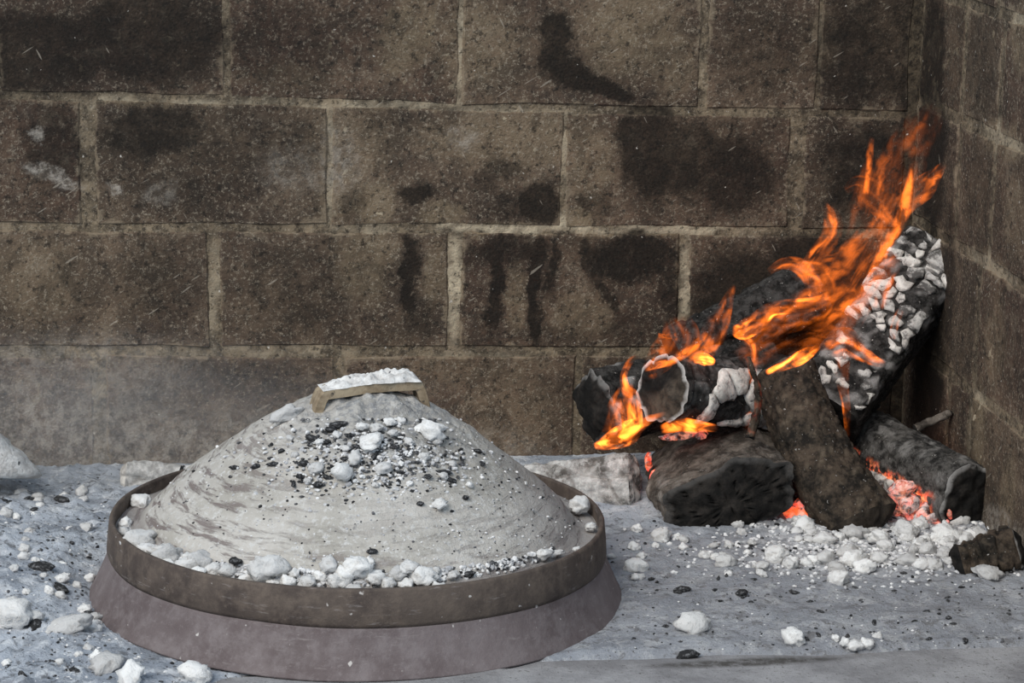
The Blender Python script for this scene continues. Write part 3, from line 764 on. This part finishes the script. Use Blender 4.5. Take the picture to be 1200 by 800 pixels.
# ------------------------------------------------------------------ firewood
class Log:
    def __init__(s, name, A, B, ra, rb, label, mat, seed, sq=0.0, flat=1.0, bend=0.0, amp=.10, cell=34, crackd=.003, ashf=None, glowf=None, nu=110, nv=90, spin=0.0, taper=0.0, stretch=(1, 1)):
        s.A, s.B, s.ra, s.rb, s.seed = A, B, ra, rb, seed
        s.sq, s.flat, s.bend, s.amp, s.spin = sq, flat, bend, amp, spin
        d = (B - A); s.L = d.length; s.d = d / s.L
        # e1 faces the camera, e2 across
        v = (CAM - (A + B) / 2); v = (v - s.d * v.dot(s.d)).normalized()
        s.e1, s.e2 = v, s.d.cross(v)
        s.root = empty(name, (min(A, B, key=lambda q: q.z)))
        tag(s.root, label, 'firewood log')
        bpy.context.view_layer.update()
        vs, cr, ash, gl = [], [], [], []
        off = Vector((seed * 1.7, seed * .9, seed * 2.3))
        loc = Vector(s.root.location)
        for j in range(nv + 1):
            tt = j / nv
            for i in range(nu):
                th = 2 * math.pi * i / nu
                q = s.at(tt, th)
                nrm = (q - s.axis(tt)).normalized()
                n = s.axis(tt)
                cp = Vector((tt * s.L * cell * stretch[0], math.cos(th) * s.ra * cell * stretch[1], math.sin(th) * s.ra * cell * stretch[1])) + off
                dist = noise.voronoi(cp)[0]
                f = min(1.0, (dist[1] - dist[0]) / .45)
                q = q - nrm * (crackd * (1 - sstep(.0, .45, f)))
                q = q + nrm * .0016 * noise.noise(q * 160 + off)
                vs.append(q - loc); cr.append(f)
                ash.append(min(1, max(0, ashf(tt, th, q))) if ashf else 0.0)
                gl.append(min(1, max(0, glowf(tt, th, q))) if glowf else 0.0)
        fs = []
        for j in range(nv):
            for i in range(nu):
                k = (i + 1) % nu; fs.append((j * nu + i, j * nu + k, (j + 1) * nu + k, (j + 1) * nu + i))
        s.ring0 = [vs[i] for i in range(nu)]; s.ring1 = [vs[nv * nu + i] for i in range(nu)]
        s.body = mesh_obj('charred_body', vs, fs, mat, s.root)
        set_attr(s.body, 'crack', cr); set_attr(s.body, 'ash', ash); set_attr(s.body, 'glow', gl)
        s.loc = loc
    def axis(s, t):
        return s.A + s.d * (s.L * t) + s.e2 * (s.bend * math.sin(math.pi * t))
    def at(s, t, th):
        r = lerp(s.ra, s.rb, t)
        a = th + s.spin
        ca, sa = math.cos(a), math.sin(a)
        if s.sq:
            k = (abs(ca) ** (2 + 5 * s.sq) + abs(sa) ** (2 + 5 * s.sq)) ** (-1 / (2 + 5 * s.sq))
        else: k = 1.0
        n = noise.noise(Vector((ca * 1.3, sa * 1.3, t * s.L * 9)) + Vector((s.seed * 2.1, 0, s.seed)))
        n2 = noise.noise(Vector((ca * 3.2, sa * 3.2, t * s.L * 26)) + Vector((0, s.seed * 1.1, s.seed)))
        r *= k * (1 + s.amp * n * 1.5 + s.amp * .6 * n2)
        # rotate the squared profile back into the log's own frame
        x, y = r * math.cos(a), r * math.sin(a) * s.flat
        return s.axis(t) + s.e1 * (x * math.cos(s.spin) + y * math.sin(s.spin)) + s.e2 * (-x * math.sin(s.spin) + y * math.cos(s.spin))
    def cap(s, end, rim=0.0, tone=0.0, dome=.10, cracks=0, toneside=None, mat=None):
        ring = s.ring1 if end else s.ring0
        dirv = s.d if end else -s.d
        c = sum(ring, Vector()) / len(ring); n = len(ring); K = 14
        vs, rm, tn = [], [], []
        for k in range(K + 1):
            f = 1 - k / K
            for i, q in enumerate(ring):
                a = 2 * math.pi * i / n
                v = c + (q - c) * f
                bulge = dome * lerp(s.ra, s.rb, end) * (1 - f ** 3)
                crk = 0
                if cracks: crk = -.0070 * max(0, 1 - abs(math.sin((q - c).dot(s.e2) * f / s.ra * cracks / 2.6 + (q - c).dot(s.e1) * f / s.ra * .8 + noise.noise(v * 40 + Vector((s.seed, 0, 0))) * 1.6)) / .22) * sstep(1.0, .85, f) * sstep(0, .25, f)
                v = v + dirv * (bulge + crk + (.004 * noise.noise(v * 90) + .003 * noise.noise(v * 40)) * sstep(1.0, .9, f))
                vs.append(v); rm.append(rim * sstep(.86, .97, f)); tn.append(tone * (toneside(a, f) if toneside else 1))
        fs = []
        for k in range(K):
            for i in range(n):
                j = (i + 1) % n
                q = (k * n + i, k * n + j, (k + 1) * n + j, (k + 1) * n + i)
                fs.append(q if end else q[::-1])
        fs.append(tuple(range(K * n, (K + 1) * n)) if end else tuple(range((K + 1) * n - 1, K * n - 1, -1)))
        o = mesh_obj('burnt_end', vs, fs, mat or M_END, s.root)
        set_attr(o, 'rim', rm); set_attr(o, 'tone', tn)
        return o
    def flakes(s, region, nseed, gap, thick, seed, keep=.85, mat=None):
        """raised cracked ash plates over region (t0, t1, th0, th1)"""
        rnd = random.Random(seed)
        t0, t1, a0, a1 = region
        r = (s.ra + s.rb) / 2
        U0, U1, V0, V1 = t0 * s.L, t1 * s.L, a0 * r, a1 * r
        pts = []
        for _ in range(400):
            c = (rnd.uniform(U0, U1), rnd.uniform(V0, V1))
            if all(math.hypot(c[0] - q[0], c[1] - q[1]) > .72 * math.sqrt((U1 - U0) * (V1 - V0) / nseed) for q in pts): pts.append(c)
            if len(pts) >= nseed: break
        for ci, c in enumerate(pts):
            if rnd.random() > keep: continue
            poly = [(U0, V0), (U1, V0), (U1, V1), (U0, V1)]
            for q in pts:
                if q is c: continue
                mx, my = (c[0] + q[0]) / 2, (c[1] + q[1]) / 2; dx, dy = q[0] - c[0], q[1] - c[1]
                new = []
                for i in range(len(poly)):
                    a, b = poly[i], poly[(i + 1) % len(poly)]
                    fa = (a[0] - mx) * dx + (a[1] - my) * dy; fb = (b[0] - mx) * dx + (b[1] - my) * dy
                    if fa <= 0: new.append(a)
                    if fa * fb < 0:
                        k = fa / (fa - fb); new.append((lerp(a[0], b[0], k), lerp(a[1], b[1], k)))
                poly = new
                if not poly: break
            if len(poly) < 3: continue
            pc = (sum(q[0] for q in poly) / len(poly), sum(q[1] for q in poly) / len(poly))
            out = []
            for i in range(len(poly)):
                a, b = poly[i], poly[(i + 1) % len(poly)]
                L = math.hypot(a[0] - b[0], a[1] - b[1]); k = max(1, int(L / .006))
                for g in range(k):
                    f = g / k; u, v = lerp(a[0], b[0], f), lerp(a[1], b[1], f)
                    D = math.hypot(u - pc[0], v - pc[1]) + 1e-6
                    sh = max(.3, 1 - gap * rnd.uniform(.2, 2.2) / D)
                    out.append((pc[0] + (u - pc[0]) * sh, pc[1] + (v - pc[1]) * sh))
            if len(out) < 5: continue
            hgt = thick * rnd.uniform(.6, 1.25)
            def P(u, v, h):
                th = v / r; tt = u / s.L
                q = s.at(tt, th); nn = (q - s.axis(tt)).normalized()
                return q + nn * h - s.loc
            n = len(out); vs = []
            for (u, v) in out: vs.append(P(u, v, -.004))
            for (u, v) in out: vs.append(P(u, v, hgt * .6))
            for (u, v) in out: vs.append(P(pc[0] + (u - pc[0]) * .78, pc[1] + (v - pc[1]) * .78, hgt + rnd.uniform(-.0006, .0006)))
            for (u, v) in out: vs.append(P(pc[0] + (u - pc[0]) * .35, pc[1] + (v - pc[1]) * .35, hgt * 1.15 + rnd.uniform(-.0008, .0008)))
            fs = []
            for k in range(3):
                for i in range(n):
                    j = (i + 1) % n; fs.append((k * n + i, k * n + j, (k + 1) * n + j, (k + 1) * n + i))
            fs.append(tuple(range(3 * n, 4 * n)))
            mesh_obj('ash_flake', vs, fs, mat or rnd.choice((M_FLAKE, M_FLAKE, M_FLAKE2)), s.root)

def P3(px, py, Y): return at_y(px, py, Y)
K = 1 / 1060.0
# dark log lying at the back
L8 = Log('charred_log', P3(790, 415, 2.795), P3(958, 338, 2.815), 36 * K, 36 * K, 'black log at the back of the fire, half hidden by flames', M_CHAR, 8, amp=.12)
L8.cap(1); L8.cap(0)
# left back log
L4 = Log('charred_log', P3(700, 478, 2.70), P3(900, 435, 2.79), 40 * K, 38 * K, 'black broken log end at the left of the fire behind the ashen log', M_CHAR, 4, sq=.25, amp=.20, ashf=lambda t, a, q: .7 * sstep(.2, .55, noise.noise(q * 55)) * sstep(.35, .1, t))
L4.cap(0, rim=.3, dome=.35); L4.cap(1)
# leaning ash-scaled log
L1 = Log('charred_log', P3(964, 486, 2.675), P3(1094, 303, 2.790), 44 * K, 47 * K, 'tall leaning log in the corner covered in cracked white ash scales', M_CHAR, 1, sq=.55, amp=.06, spin=R(12),
         ashf=lambda t, a, q: .55 * sstep(0, .4, noise.noise(q * 70)) * (1 if (a < .95 or a > 5.2) else 0))
L1.cap(1, rim=.25, dome=.05); L1.cap(0)
L1.flakes((.86, 1.0, -.20, .78), 3, .0010, .0026, 23, 1)
L1.flakes((.78, 1.0, -1.0, -.24), 9, .0026, .003, 24, .6)
L1.flakes((.42, .85, -1.05, .66), 30, .0022, .0036, 21, .72)
L1.flakes((.03, .42, -.8, .7), 26, .0030, .0034, 22, .45)
# round log with pale cut rim, pointing into the fire
L3 = Log('charred_log', P3(776, 456, 2.610), P3(905, 462, 2.715), 40 * K, 42 * K, 'charred round log with a pale rimmed end, lying across the middle of the fire', M_CHAR, 3, amp=.07, ashf=lambda t, a, q: .25 * sstep(.1, .5, noise.noise(q * 60)), glowf=lambda t, a, q: .6 * sstep(.45, .485, 0) )
L3.cap(0, rim=1.0, tone=.5, dome=.05, toneside=lambda a, f: sstep(.2, .8, .5 + .5 * math.cos(a - 1.0)))
L3.cap(1)
L3.flakes((.18, .95, -.75, 1.15), 12, .0016, .0045, 31, .95)
# ashen log behind the lid
L7 = Log('charred_log', P3(618, 572, 2.695), P3(742, 566, 2.660), 26 * K, 37 * K, 'ash white burnt log lying just behind the lid at right', M_ASHLOG, 7, sq=.25, amp=.12, cell=40, stretch=(.35, 1.0), crackd=.003,
         ashf=lambda t, a, q: (.75 * sstep(-.3, .2, noise.noise(q * 40)) if q.z < .055 + .012 * noise.noise(q * 45) else .15 * sstep(.1, .3, noise.noise(q * 60)))*1.0)
L7.cap(1, dome=.2, mat=M_FLAKE2); L7.cap(0)
# low half log
L5 = Log('charred_log', P3(854, 588, 2.560), P3(832, 537, 2.715), 44 * K, 40 * K, 'low half log with a brown scorched top and cracked black end', M_HALF, 5, sq=.18, amp=.15, flat=1.80, cell=30, crackd=.0022,
         ashf=lambda t, a, q: .8 * max(sstep(.80, .98, t), sstep(-.055, -.085, (q - P3(849, 563, 2.64)).x)) * sstep(-.1, .2, noise.noise(q * 60)))
L5.cap(0, rim=.10, dome=.30, cracks=19, tone=.0)
L5.cap(1)
# speckled low log at right
L6 = Log('charred_log', P3(1136, 583, 2.545), P3(1012, 519, 2.720), 40 * K, 40 * K, 'ash speckled low log lying towards the right wall', M_SPECK, 6, amp=.10, cell=75, crackd=.0008,
         ashf=lambda t, a, q: .45 * sstep(.05, .4, noise.noise(q * 75)),
         glowf=lambda t, a, q: sstep(.042 + .02 * t, .028 + .02 * t, q.z) * sstep(.05, .15, t))
L6.cap(0, rim=.5, dome=.15); L6.cap(1)
L6.flakes((.18, .98, -1.30, -.62), 16, .0014, .006, 61, .95)
# leaning bark log in front
L2 = Log('charred_log', P3(1008, 612, 2.545), P3(918, 430, 2.655), 45 * K, 35 * K, 'dark leaning log with rough bark at the front of the fire', M_BARK, 2, amp=.08, bend=-.010, cell=60, crackd=.0016,
         ashf=lambda t, a, q: .35 * sstep(.25, .5, noise.noise(q * 90)))
L2.cap(0, dome=.45, tone=.25); L2.cap(1, dome=.3)
# charcoal chunk at the right
L9 = Log('charcoal_chunk', P3(1124, 658, 2.405), P3(1188, 642, 2.400), 21 * K, 24 * K, 'cracked charcoal chunk on white ash at the far right', M_BARK, 9, sq=.3, amp=.12, cell=70, crackd=.004, stretch=(1, .4), nu=70, nv=50)
L9.cap(0, dome=.4); L9.cap(1, rim=.8, dome=.4)
L9.root['category'] = 'charcoal'
# thin sticks
ST1 = Log('burnt_stick', P3(1072, 502, 2.66), P3(1113, 484, 2.67), 5.5 * K, 4.5 * K, 'thin brown stick above the speckled log', M_HALF, 11, amp=.12, cell=90, crackd=.0005, nu=24, nv=24)
ST1.cap(0); ST1.cap(1); ST1.root['category'] = 'stick'
ST2 = Log('burnt_stick', P3(879, 512, 2.585), P3(876, 418, 2.615), 6 * K, 3.5 * K, 'upright glowing brown stick between the round log and bark log', M_BARK, 12, amp=.25, bend=.010, cell=80, crackd=.001, nu=36, nv=50, ashf=lambda t, a, q: .5 * sstep(.2, .5, noise.noise(q * 120)), glowf=lambda t, a, q: .10 * sstep(-.1, .4, noise.noise(q * 70)))
ST2.cap(0); ST2.cap(1); ST2.root['category'] = 'stick'
# pale wood pieces at the left
LP = Log('burnt_wood_piece', P3(152, 558, 2.770), P3(214, 563, 2.755), 19 * K, 18 * K, 'pale grained wood piece behind the left of the lid', M_ASHLOG, 13, sq=.3, amp=.14, cell=45, stretch=(.2, 1.2), crackd=.002, nu=70, nv=50, ashf=lambda t, a, q: .5)
LP.cap(0, tone=.3, dome=.5, mat=M_FLAKE); LP.cap(1); LP.root['category'] = 'wood piece'
o = bpy.data.objects.new('ash_lump', lump_mesh(77, 4, .3)); COL.objects.link(o); o.data.materials.append(M_LUMP)
tag(o, 'grey ash lump beside the pale wood piece behind the lid', 'ash lump'); o.location = P3(222, 556, 2.76); o.scale = (.017, .016, .014)
# slanted ash block at the left edge
bm = bmesh.new(); bmesh.ops.create_icosphere(bm, subdivisions=4, radius=1)
A = P3(-54, 519, 2.72)
for v in bm.verts:
    d = v.co.normalized()
    k = (abs(d.x) ** 5 + abs(d.y) ** 5 + abs(d.z) ** 5) ** (-1 / 5) * (1 + .14 * noise.noise(d * 2 + Vector((4, 4, 4))) + .09 * noise.noise(d * 5) + .04 * noise.noise(d * 14))
    v.co = Vector((d.x * .062 * k * (1 - .50 * d.z * k), d.y * .045 * k, d.z * .030 * k))
me = bpy.data.meshes.new('ash_block'); bm.to_mesh(me); bm.free(); me.materials.append(M_CRUST)
me.polygons.foreach_set('use_smooth', [True] * len(me.polygons))
o = bpy.data.objects.new('ash_block', me); COL.objects.link(o); o.location = A; o.rotation_euler = (0, R(6), R(10))
tag(o, 'slanted white ash block by the wall at the left edge of the frame', 'ash block')

# ------------------------------------------------------------------ embers
def ember_mat(name, ca, cb, st, thr):
    t = NT(name)
    p = t.pos()
    n = t.noise(p, 130, 4, .65)
    c = t.mix(t.map(n, .40, .62), (0.55, 0.47, 0.45), (0.10, 0.05, 0.045))
    e = t.mix(t.map(t.noise(p, 90, 3, .6), .35, .65), ca, cb)
    return t.done(c, .95, t.bump(n, .8, .003), e, t.math('MULTIPLY', t.map(t.noise(p, 110, 3, .6), thr, thr + .18), st), spec=.05)
M_EMB = ember_mat('orange_ember', (1, .035, .012), (1, .16, .03), .85, .36)
M_PINK = ember_mat('pink_ember', (1, .13, .09), (1, .33, .19), .55, .42)
EM = [lump_mesh(200 + i, 2, .5) for i in range(4)]; PM = [m_.copy() for m_ in EM]
for m_ in EM: m_.materials.append(M_EMB)
for m_ in PM: m_.materials.append(M_PINK)
def ember(px, py, Y, size, pink, label, group, sc=None):
    q = P3(px, py, Y); r = size * px_size(q) / 2
    o = bpy.data.objects.new('ember', random.choice(PM if pink else EM)); COL.objects.link(o)
    o.location = q; o.scale = (r * random.uniform(.9, 1.5), r * random.uniform(.6, 1), r * random.uniform(.6, 1.1)); o.rotation_euler = (random.random(), random.random(), random.random() * 6)
    if sc: o.scale = (r * sc[0], r * sc[1], r * sc[2]); o.rotation_euler = (0, 0, random.random())
    tag(o, label, 'ember', group)
for (x, y, s_) in [(930, 606, 30), (941, 592, 26), (950, 612, 26), (934, 622, 20), (944, 578, 18), (920, 620, 16)]:
    ember(x, y, 2.575, s_, False, 'orange ember glowing between the half log and bark log', 'orange embers between the logs')
for (x, y, s_, v_) in [(763, 584, 18, 1.3), (767, 562, 14, 2.0), (760, 540, 12, 2.0), (774, 592, 14, 1.0)]:
    ember(x, y, 2.665, s_, False, 'red ember glowing between the ashen log and half log', 'red embers beside the ashen log', (.8, .8, v_))
for (x, y, s_) in [(1052, 577, 28), (1065, 590, 26), (1082, 600, 28), (1096, 606, 24), (1048, 600, 20), (1052, 616, 24), (1104, 612, 18), (1070, 606, 20), (1044, 590, 16), (1084, 614, 16), (1112, 604, 16)]:
    ember(x, y, 2.565 - (x - 1050) * .0004, s_, True, 'pink glowing ember under the ash speckled log', 'pink embers under the speckled log')
for (x, y, s_) in [(784, 512, 18), (802, 510, 19), (822, 509, 16)]:
    ember(x, y, 2.655, s_, True, 'pale glowing ember on top of the half log', 'embers on the half log', (1.6, .9, .6))

# ------------------------------------------------------------------ flames
t = NT('flame')
uv = t.n('UVMap', uv_map='flow').outputs[0]
pos = t.pos()
I = t.attr('glow')
wv = t.n('TexNoise', {'Vector': uv, 'Scale': 2.2, 'Detail': 3.0, 'Roughness': .55, 'Distortion': .6}).outputs['Fac']
st = t.noise(t.scale(uv, (1.35, .42, 1)), 1.25, 1.2, .45, 1.0)
k = t.math('MULTIPLY', t.map(st, .38, .70, .10, 1.6), t.map(wv, .38, .64, .12, 1.3))
e = t.math('MULTIPLY', I, k)
em = t.n('Emission', {'Color': (1.0, .185, .018, 1), 'Strength': e})
tr = t.n('BsdfTransparent', {'Color': (1, 1, 1, 1)})
ad = t.n('AddShader', {0: em.outputs[0], 1: tr.outputs[0]})
t.t.links.new(ad.outputs[0], t.out.inputs[0])
M_FLAME = t.m
fire = empty('fire', tuple(at_z(880, 600)))
tag(fire, 'orange flames rising over the log pile in the corner', 'fire')
bpy.context.view_layer.update()
FO = Vector(fire.location)
def flame(path, Y, gain=1.0, depth=.45, n=46, m=20, seed=[0]):
    seed[0] += 1; sd_ = seed[0]
    P = [(at_y(q[0], q[1], Y + (q[4] if len(q) > 4 else 0)), q[2] / 1060.0, q[3]) for q in path]
    def cr(i, f, g):
        a, b, c, d = [g(P[min(max(i + k, 0), len(P) - 1)]) for k in (-1, 0, 1, 2)]
        return .5 * ((2 * b) + (c - a) * f + (2 * a - 5 * b + 4 * c - d) * f * f + (3 * b - a - 3 * c + d) * f * f * f)
    C, Wd, In = [], [], []
    for j in range(n + 1):
        x = j / n * (len(P) - 1); i = min(int(x), len(P) - 2); f = x - i
        C.append(cr(i, f, lambda q: q[0])); Wd.append(max(.0004, cr(i, f, lambda q: q[1]))); In.append(max(0, cr(i, f, lambda q: q[2])))
    vs, gl, uvs, length = [], [], [], 0
    for j in range(n + 1):
        T = (C[min(j + 1, n)] - C[max(j - 1, 0)]).normalized(); D = Vector((HEAD * .9, 1, -.2)); D = (D - T * D.dot(T)).normalized(); X = T.cross(D)
        if j: length += (C[j] - C[j - 1]).length
        wob = .22 * noise.noise(Vector((length * 30, sd_ * 3.3, 0)))
        endf = sstep(0, .10, j / n) * sstep(1.0, .80, j / n)
        for i in range(m):
            a = 2 * math.pi * i / m
            cc, ss = math.cos(a), math.sin(a)
            edge = 1 + .22 * noise.noise(Vector((length * 38, (1 if cc > 0 else -1) * 5, sd_ * 7.7)))
            vs.append(C[j] + X * (Wd[j] * (cc * edge + wob)) + D * (Wd[j] * depth * ss) - FO)
            # brightness follows the thickness of the burning sheet
            gl.append(In[j] * gain * .5 * (abs(ss) ** 1.5) * endf * (1 + .35 * cc * math.sin(sd_ * 2.4)))
            uvs.append((cc * Wd[j] * 48 + sd_ * 3.1, length * 26 + sd_ * 1.7))
    fs = [(j * m + i, j * m + (i + 1) % m, (j + 1) * m + (i + 1) % m, (j + 1) * m + i) for j in range(n) for i in range(m)]
    o = mesh_obj('flame', vs, fs, M_FLAME, fire)
    set_attr(o, 'glow', gl)
    ul = o.data.uv_layers.new(name='flow')
    for lp in o.data.loops: ul.data[lp.index].uv = uvs[lp.vertex_index]
    return o
FL_ = [
 (2.66, [(875, 400, 10, .5), (925, 368, 20, .55), (980, 342, 26, .38), (1010, 305, 30, .36), (1030, 260, 36, .40), (1046, 215, 36, .42), (1062, 180, 26, .16), (1078, 152, 22, .07), (1088, 125, 14, .03)]),
 (2.64, [(858, 386, 5, 1.0), (870, 386, 11, 3.2), (888, 374, 12, 4.4), (905, 361, 9, 3.4), (935, 357, 8, 1.9), (968, 350, 8, 1.0), (1005, 330, 6, .3)]),
 (2.645, [(868, 392, 5, 1.5), (880, 402, 7, 1.6), (884, 418, 6, .9), (880, 440, 7, .5), (878, 475, 8, .35), (876, 508, 5, .2)]),
 (2.65, [(955, 384, 7, .4), (1000, 346, 10, .8), (1034, 298, 9, .9), (1057, 252, 8, 1.1), (1067, 215, 7, 1.2), (1072, 185, 5, .5)]),
 (2.66, [(1052, 245, 14, .3), (1078, 224, 16, .75), (1094, 207, 10, .9), (1108, 190, 3, .3)]),
 (2.655, [(1048, 262, 10, .4), (1025, 228, 18, .7), (1006, 216, 13, .9), (990, 224, 5, .8)]),
 (2.65, [(1010, 228, 8, .7), (1016, 196, 6, 1.1), (1022, 160, 3, .6)]),
 (2.65, [(1034, 232, 10, .6), (1040, 198, 6, .8), (1044, 168, 2, .3)]),
 (2.67, [(1060, 180, 14, .15), (1078, 152, 20, .22), (1088, 140, 18, .2), (1100, 124, 10, .06)]),
 (2.64, [(940, 318, 5, .8), (953, 296, 6, 1.2), (968, 278, 8, 1.3), (974, 262, 9, 1.3), (966, 238, 4, .9)]),
 (2.645, [(960, 300, 6, .4), (975, 278, 12, .6), (978, 258, 10, .6), (972, 240, 3, .3)]),
 (2.64, [(900, 319, 4, 1.3), (918, 309, 7, 1.4), (938, 314, 10, 1.3), (952, 334, 9, 1.3), (950, 350, 6, 1.5), (936, 340, 3, .9)]),
 (2.645, [(932, 312, 6, .6), (960, 318, 12, .7), (968, 340, 12, .7), (950, 356, 8, .8)]),
 (2.65, [(925, 318, 10, .35), (975, 312, 20, .45), (1010, 285, 16, .4), (1045, 240, 10, .3)]),
 (2.60, [(806, 424, 6, 1.0), (826, 408, 15, .75), (837, 386, 15, .85), (848, 362, 10, .95), (861, 333, 3, .7)]),
 (2.595, [(812, 421, 4, 2.0), (826, 420, 8, 6.0), (838, 425, 3, 3.0)]),
 (2.62, [(756, 438, 8, .3), (782, 418, 24, .5), (797, 396, 25, .6), (790, 372, 14, .3)]),
 (2.60, [(754, 433, 4, .9), (785, 423, 5, 1.1), (815, 405, 5, .8), (830, 388, 4, .4)]),
 (2.585, [(696, 523, 4, 2.5), (712, 519, 9, 3.8), (735, 507, 13, 4.6), (750, 498, 9, 4.4), (765, 490, 5, 3.8), (782, 483, 2, 1.5)]),
 (2.585, [(745, 502, 9, 3.5), (743, 480, 9, 3.0), (739, 464, 10, 2.2), (733, 455, 6, 1.8), (731, 440, 4, 1.5), (738, 424, 4, 1.1), (748, 416, 3, .4)]),
 (2.595, [(722, 510, 17, 1.2), (727, 482, 17, .9), (734, 460, 10, .7), (740, 448, 4, .3)]),
 (2.57, [(897, 437, 3, 1.4), (915, 429, 6, 3.0), (935, 420, 8, 5.0), (950, 412, 6, 4.6), (962, 404, 2, 2.0)]),
 (2.62, [(1028, 362, 8, .4), (1034, 338, 16, .95), (1042, 316, 13, 1.1), (1054, 298, 5, .6)]),
 (2.60, [(970, 412, 10, .5), (988, 402, 18, .85), (1004, 408, 14, 1.0), (1020, 420, 8, 1.5), (1038, 427, 4, 1.5)]),
 (2.60, [(988, 416, 10, .8), (988, 450, 7, .8), (992, 480, 5, 1.2), (995, 512, 3, 1.0)]),
 (2.61, [(1046, 398, 4, .9), (1049, 378, 5, 1.0), (1056, 362, 5, .6)]),
 (2.59, [(774, 503, 5, 1.2), (795, 499, 9, 1.7), (815, 499, 8, 1.7), (842, 502, 4, .8)]),
 (2.63, [(868, 425, 16, .18), (905, 398, 32, .22), (950, 378, 36, .28), (995, 348, 28, .28), (1020, 315, 10, .1)]),
 (2.63, [(985, 400, 10, .2), (1000, 370, 16, .3), (1030, 320, 14, .3), (1045, 290, 8, .1)]),
]
for Y, pth in FL_: flame([(q[0], q[1], q[2], q[3] * (1.55 if q[3] > 1.6 else .82)) for q in pth], Y)

# ------------------------------------------------------------------ thin smoke drifting along the foot of the back wall
bm = bmesh.new(); bmesh.ops.create_icosphere(bm, subdivisions=4, radius=1.0)
for v in bm.verts:
    v.co *= 1 + .10 * noise.noise(v.co * 1.7)
me = bpy.data.meshes.new('smoke'); bm.to_mesh(me); bm.free()
t = NT('thin_smoke')
p = t.obj()
ln = t.n('VectorMath', {0: p}, operation='LENGTH').outputs['Value']
dn = t.math('MULTIPLY', t.map(ln, 1.0, .15), t.map(t.noise(p, 2.2, 3, .6, .4), .30, .65, .25, 1.0))
vol = t.n('VolumeScatter', {'Color': (.90, .95, 1.0, 1), 'Density': t.math('MULTIPLY', dn, SMOKE), 'Anisotropy': 0.0})
t.t.links.new(vol.outputs[0], t.out.inputs['Volume'])
me.materials.append(t.m)
o = bpy.data.objects.new('smoke', me); COL.objects.link(o)
o.location = (-.12, 2.735, .085); o.scale = (.52, .125, .13)
tag(o, 'thin pale smoke hanging before the lower left wall', 'smoke', kind='stuff')
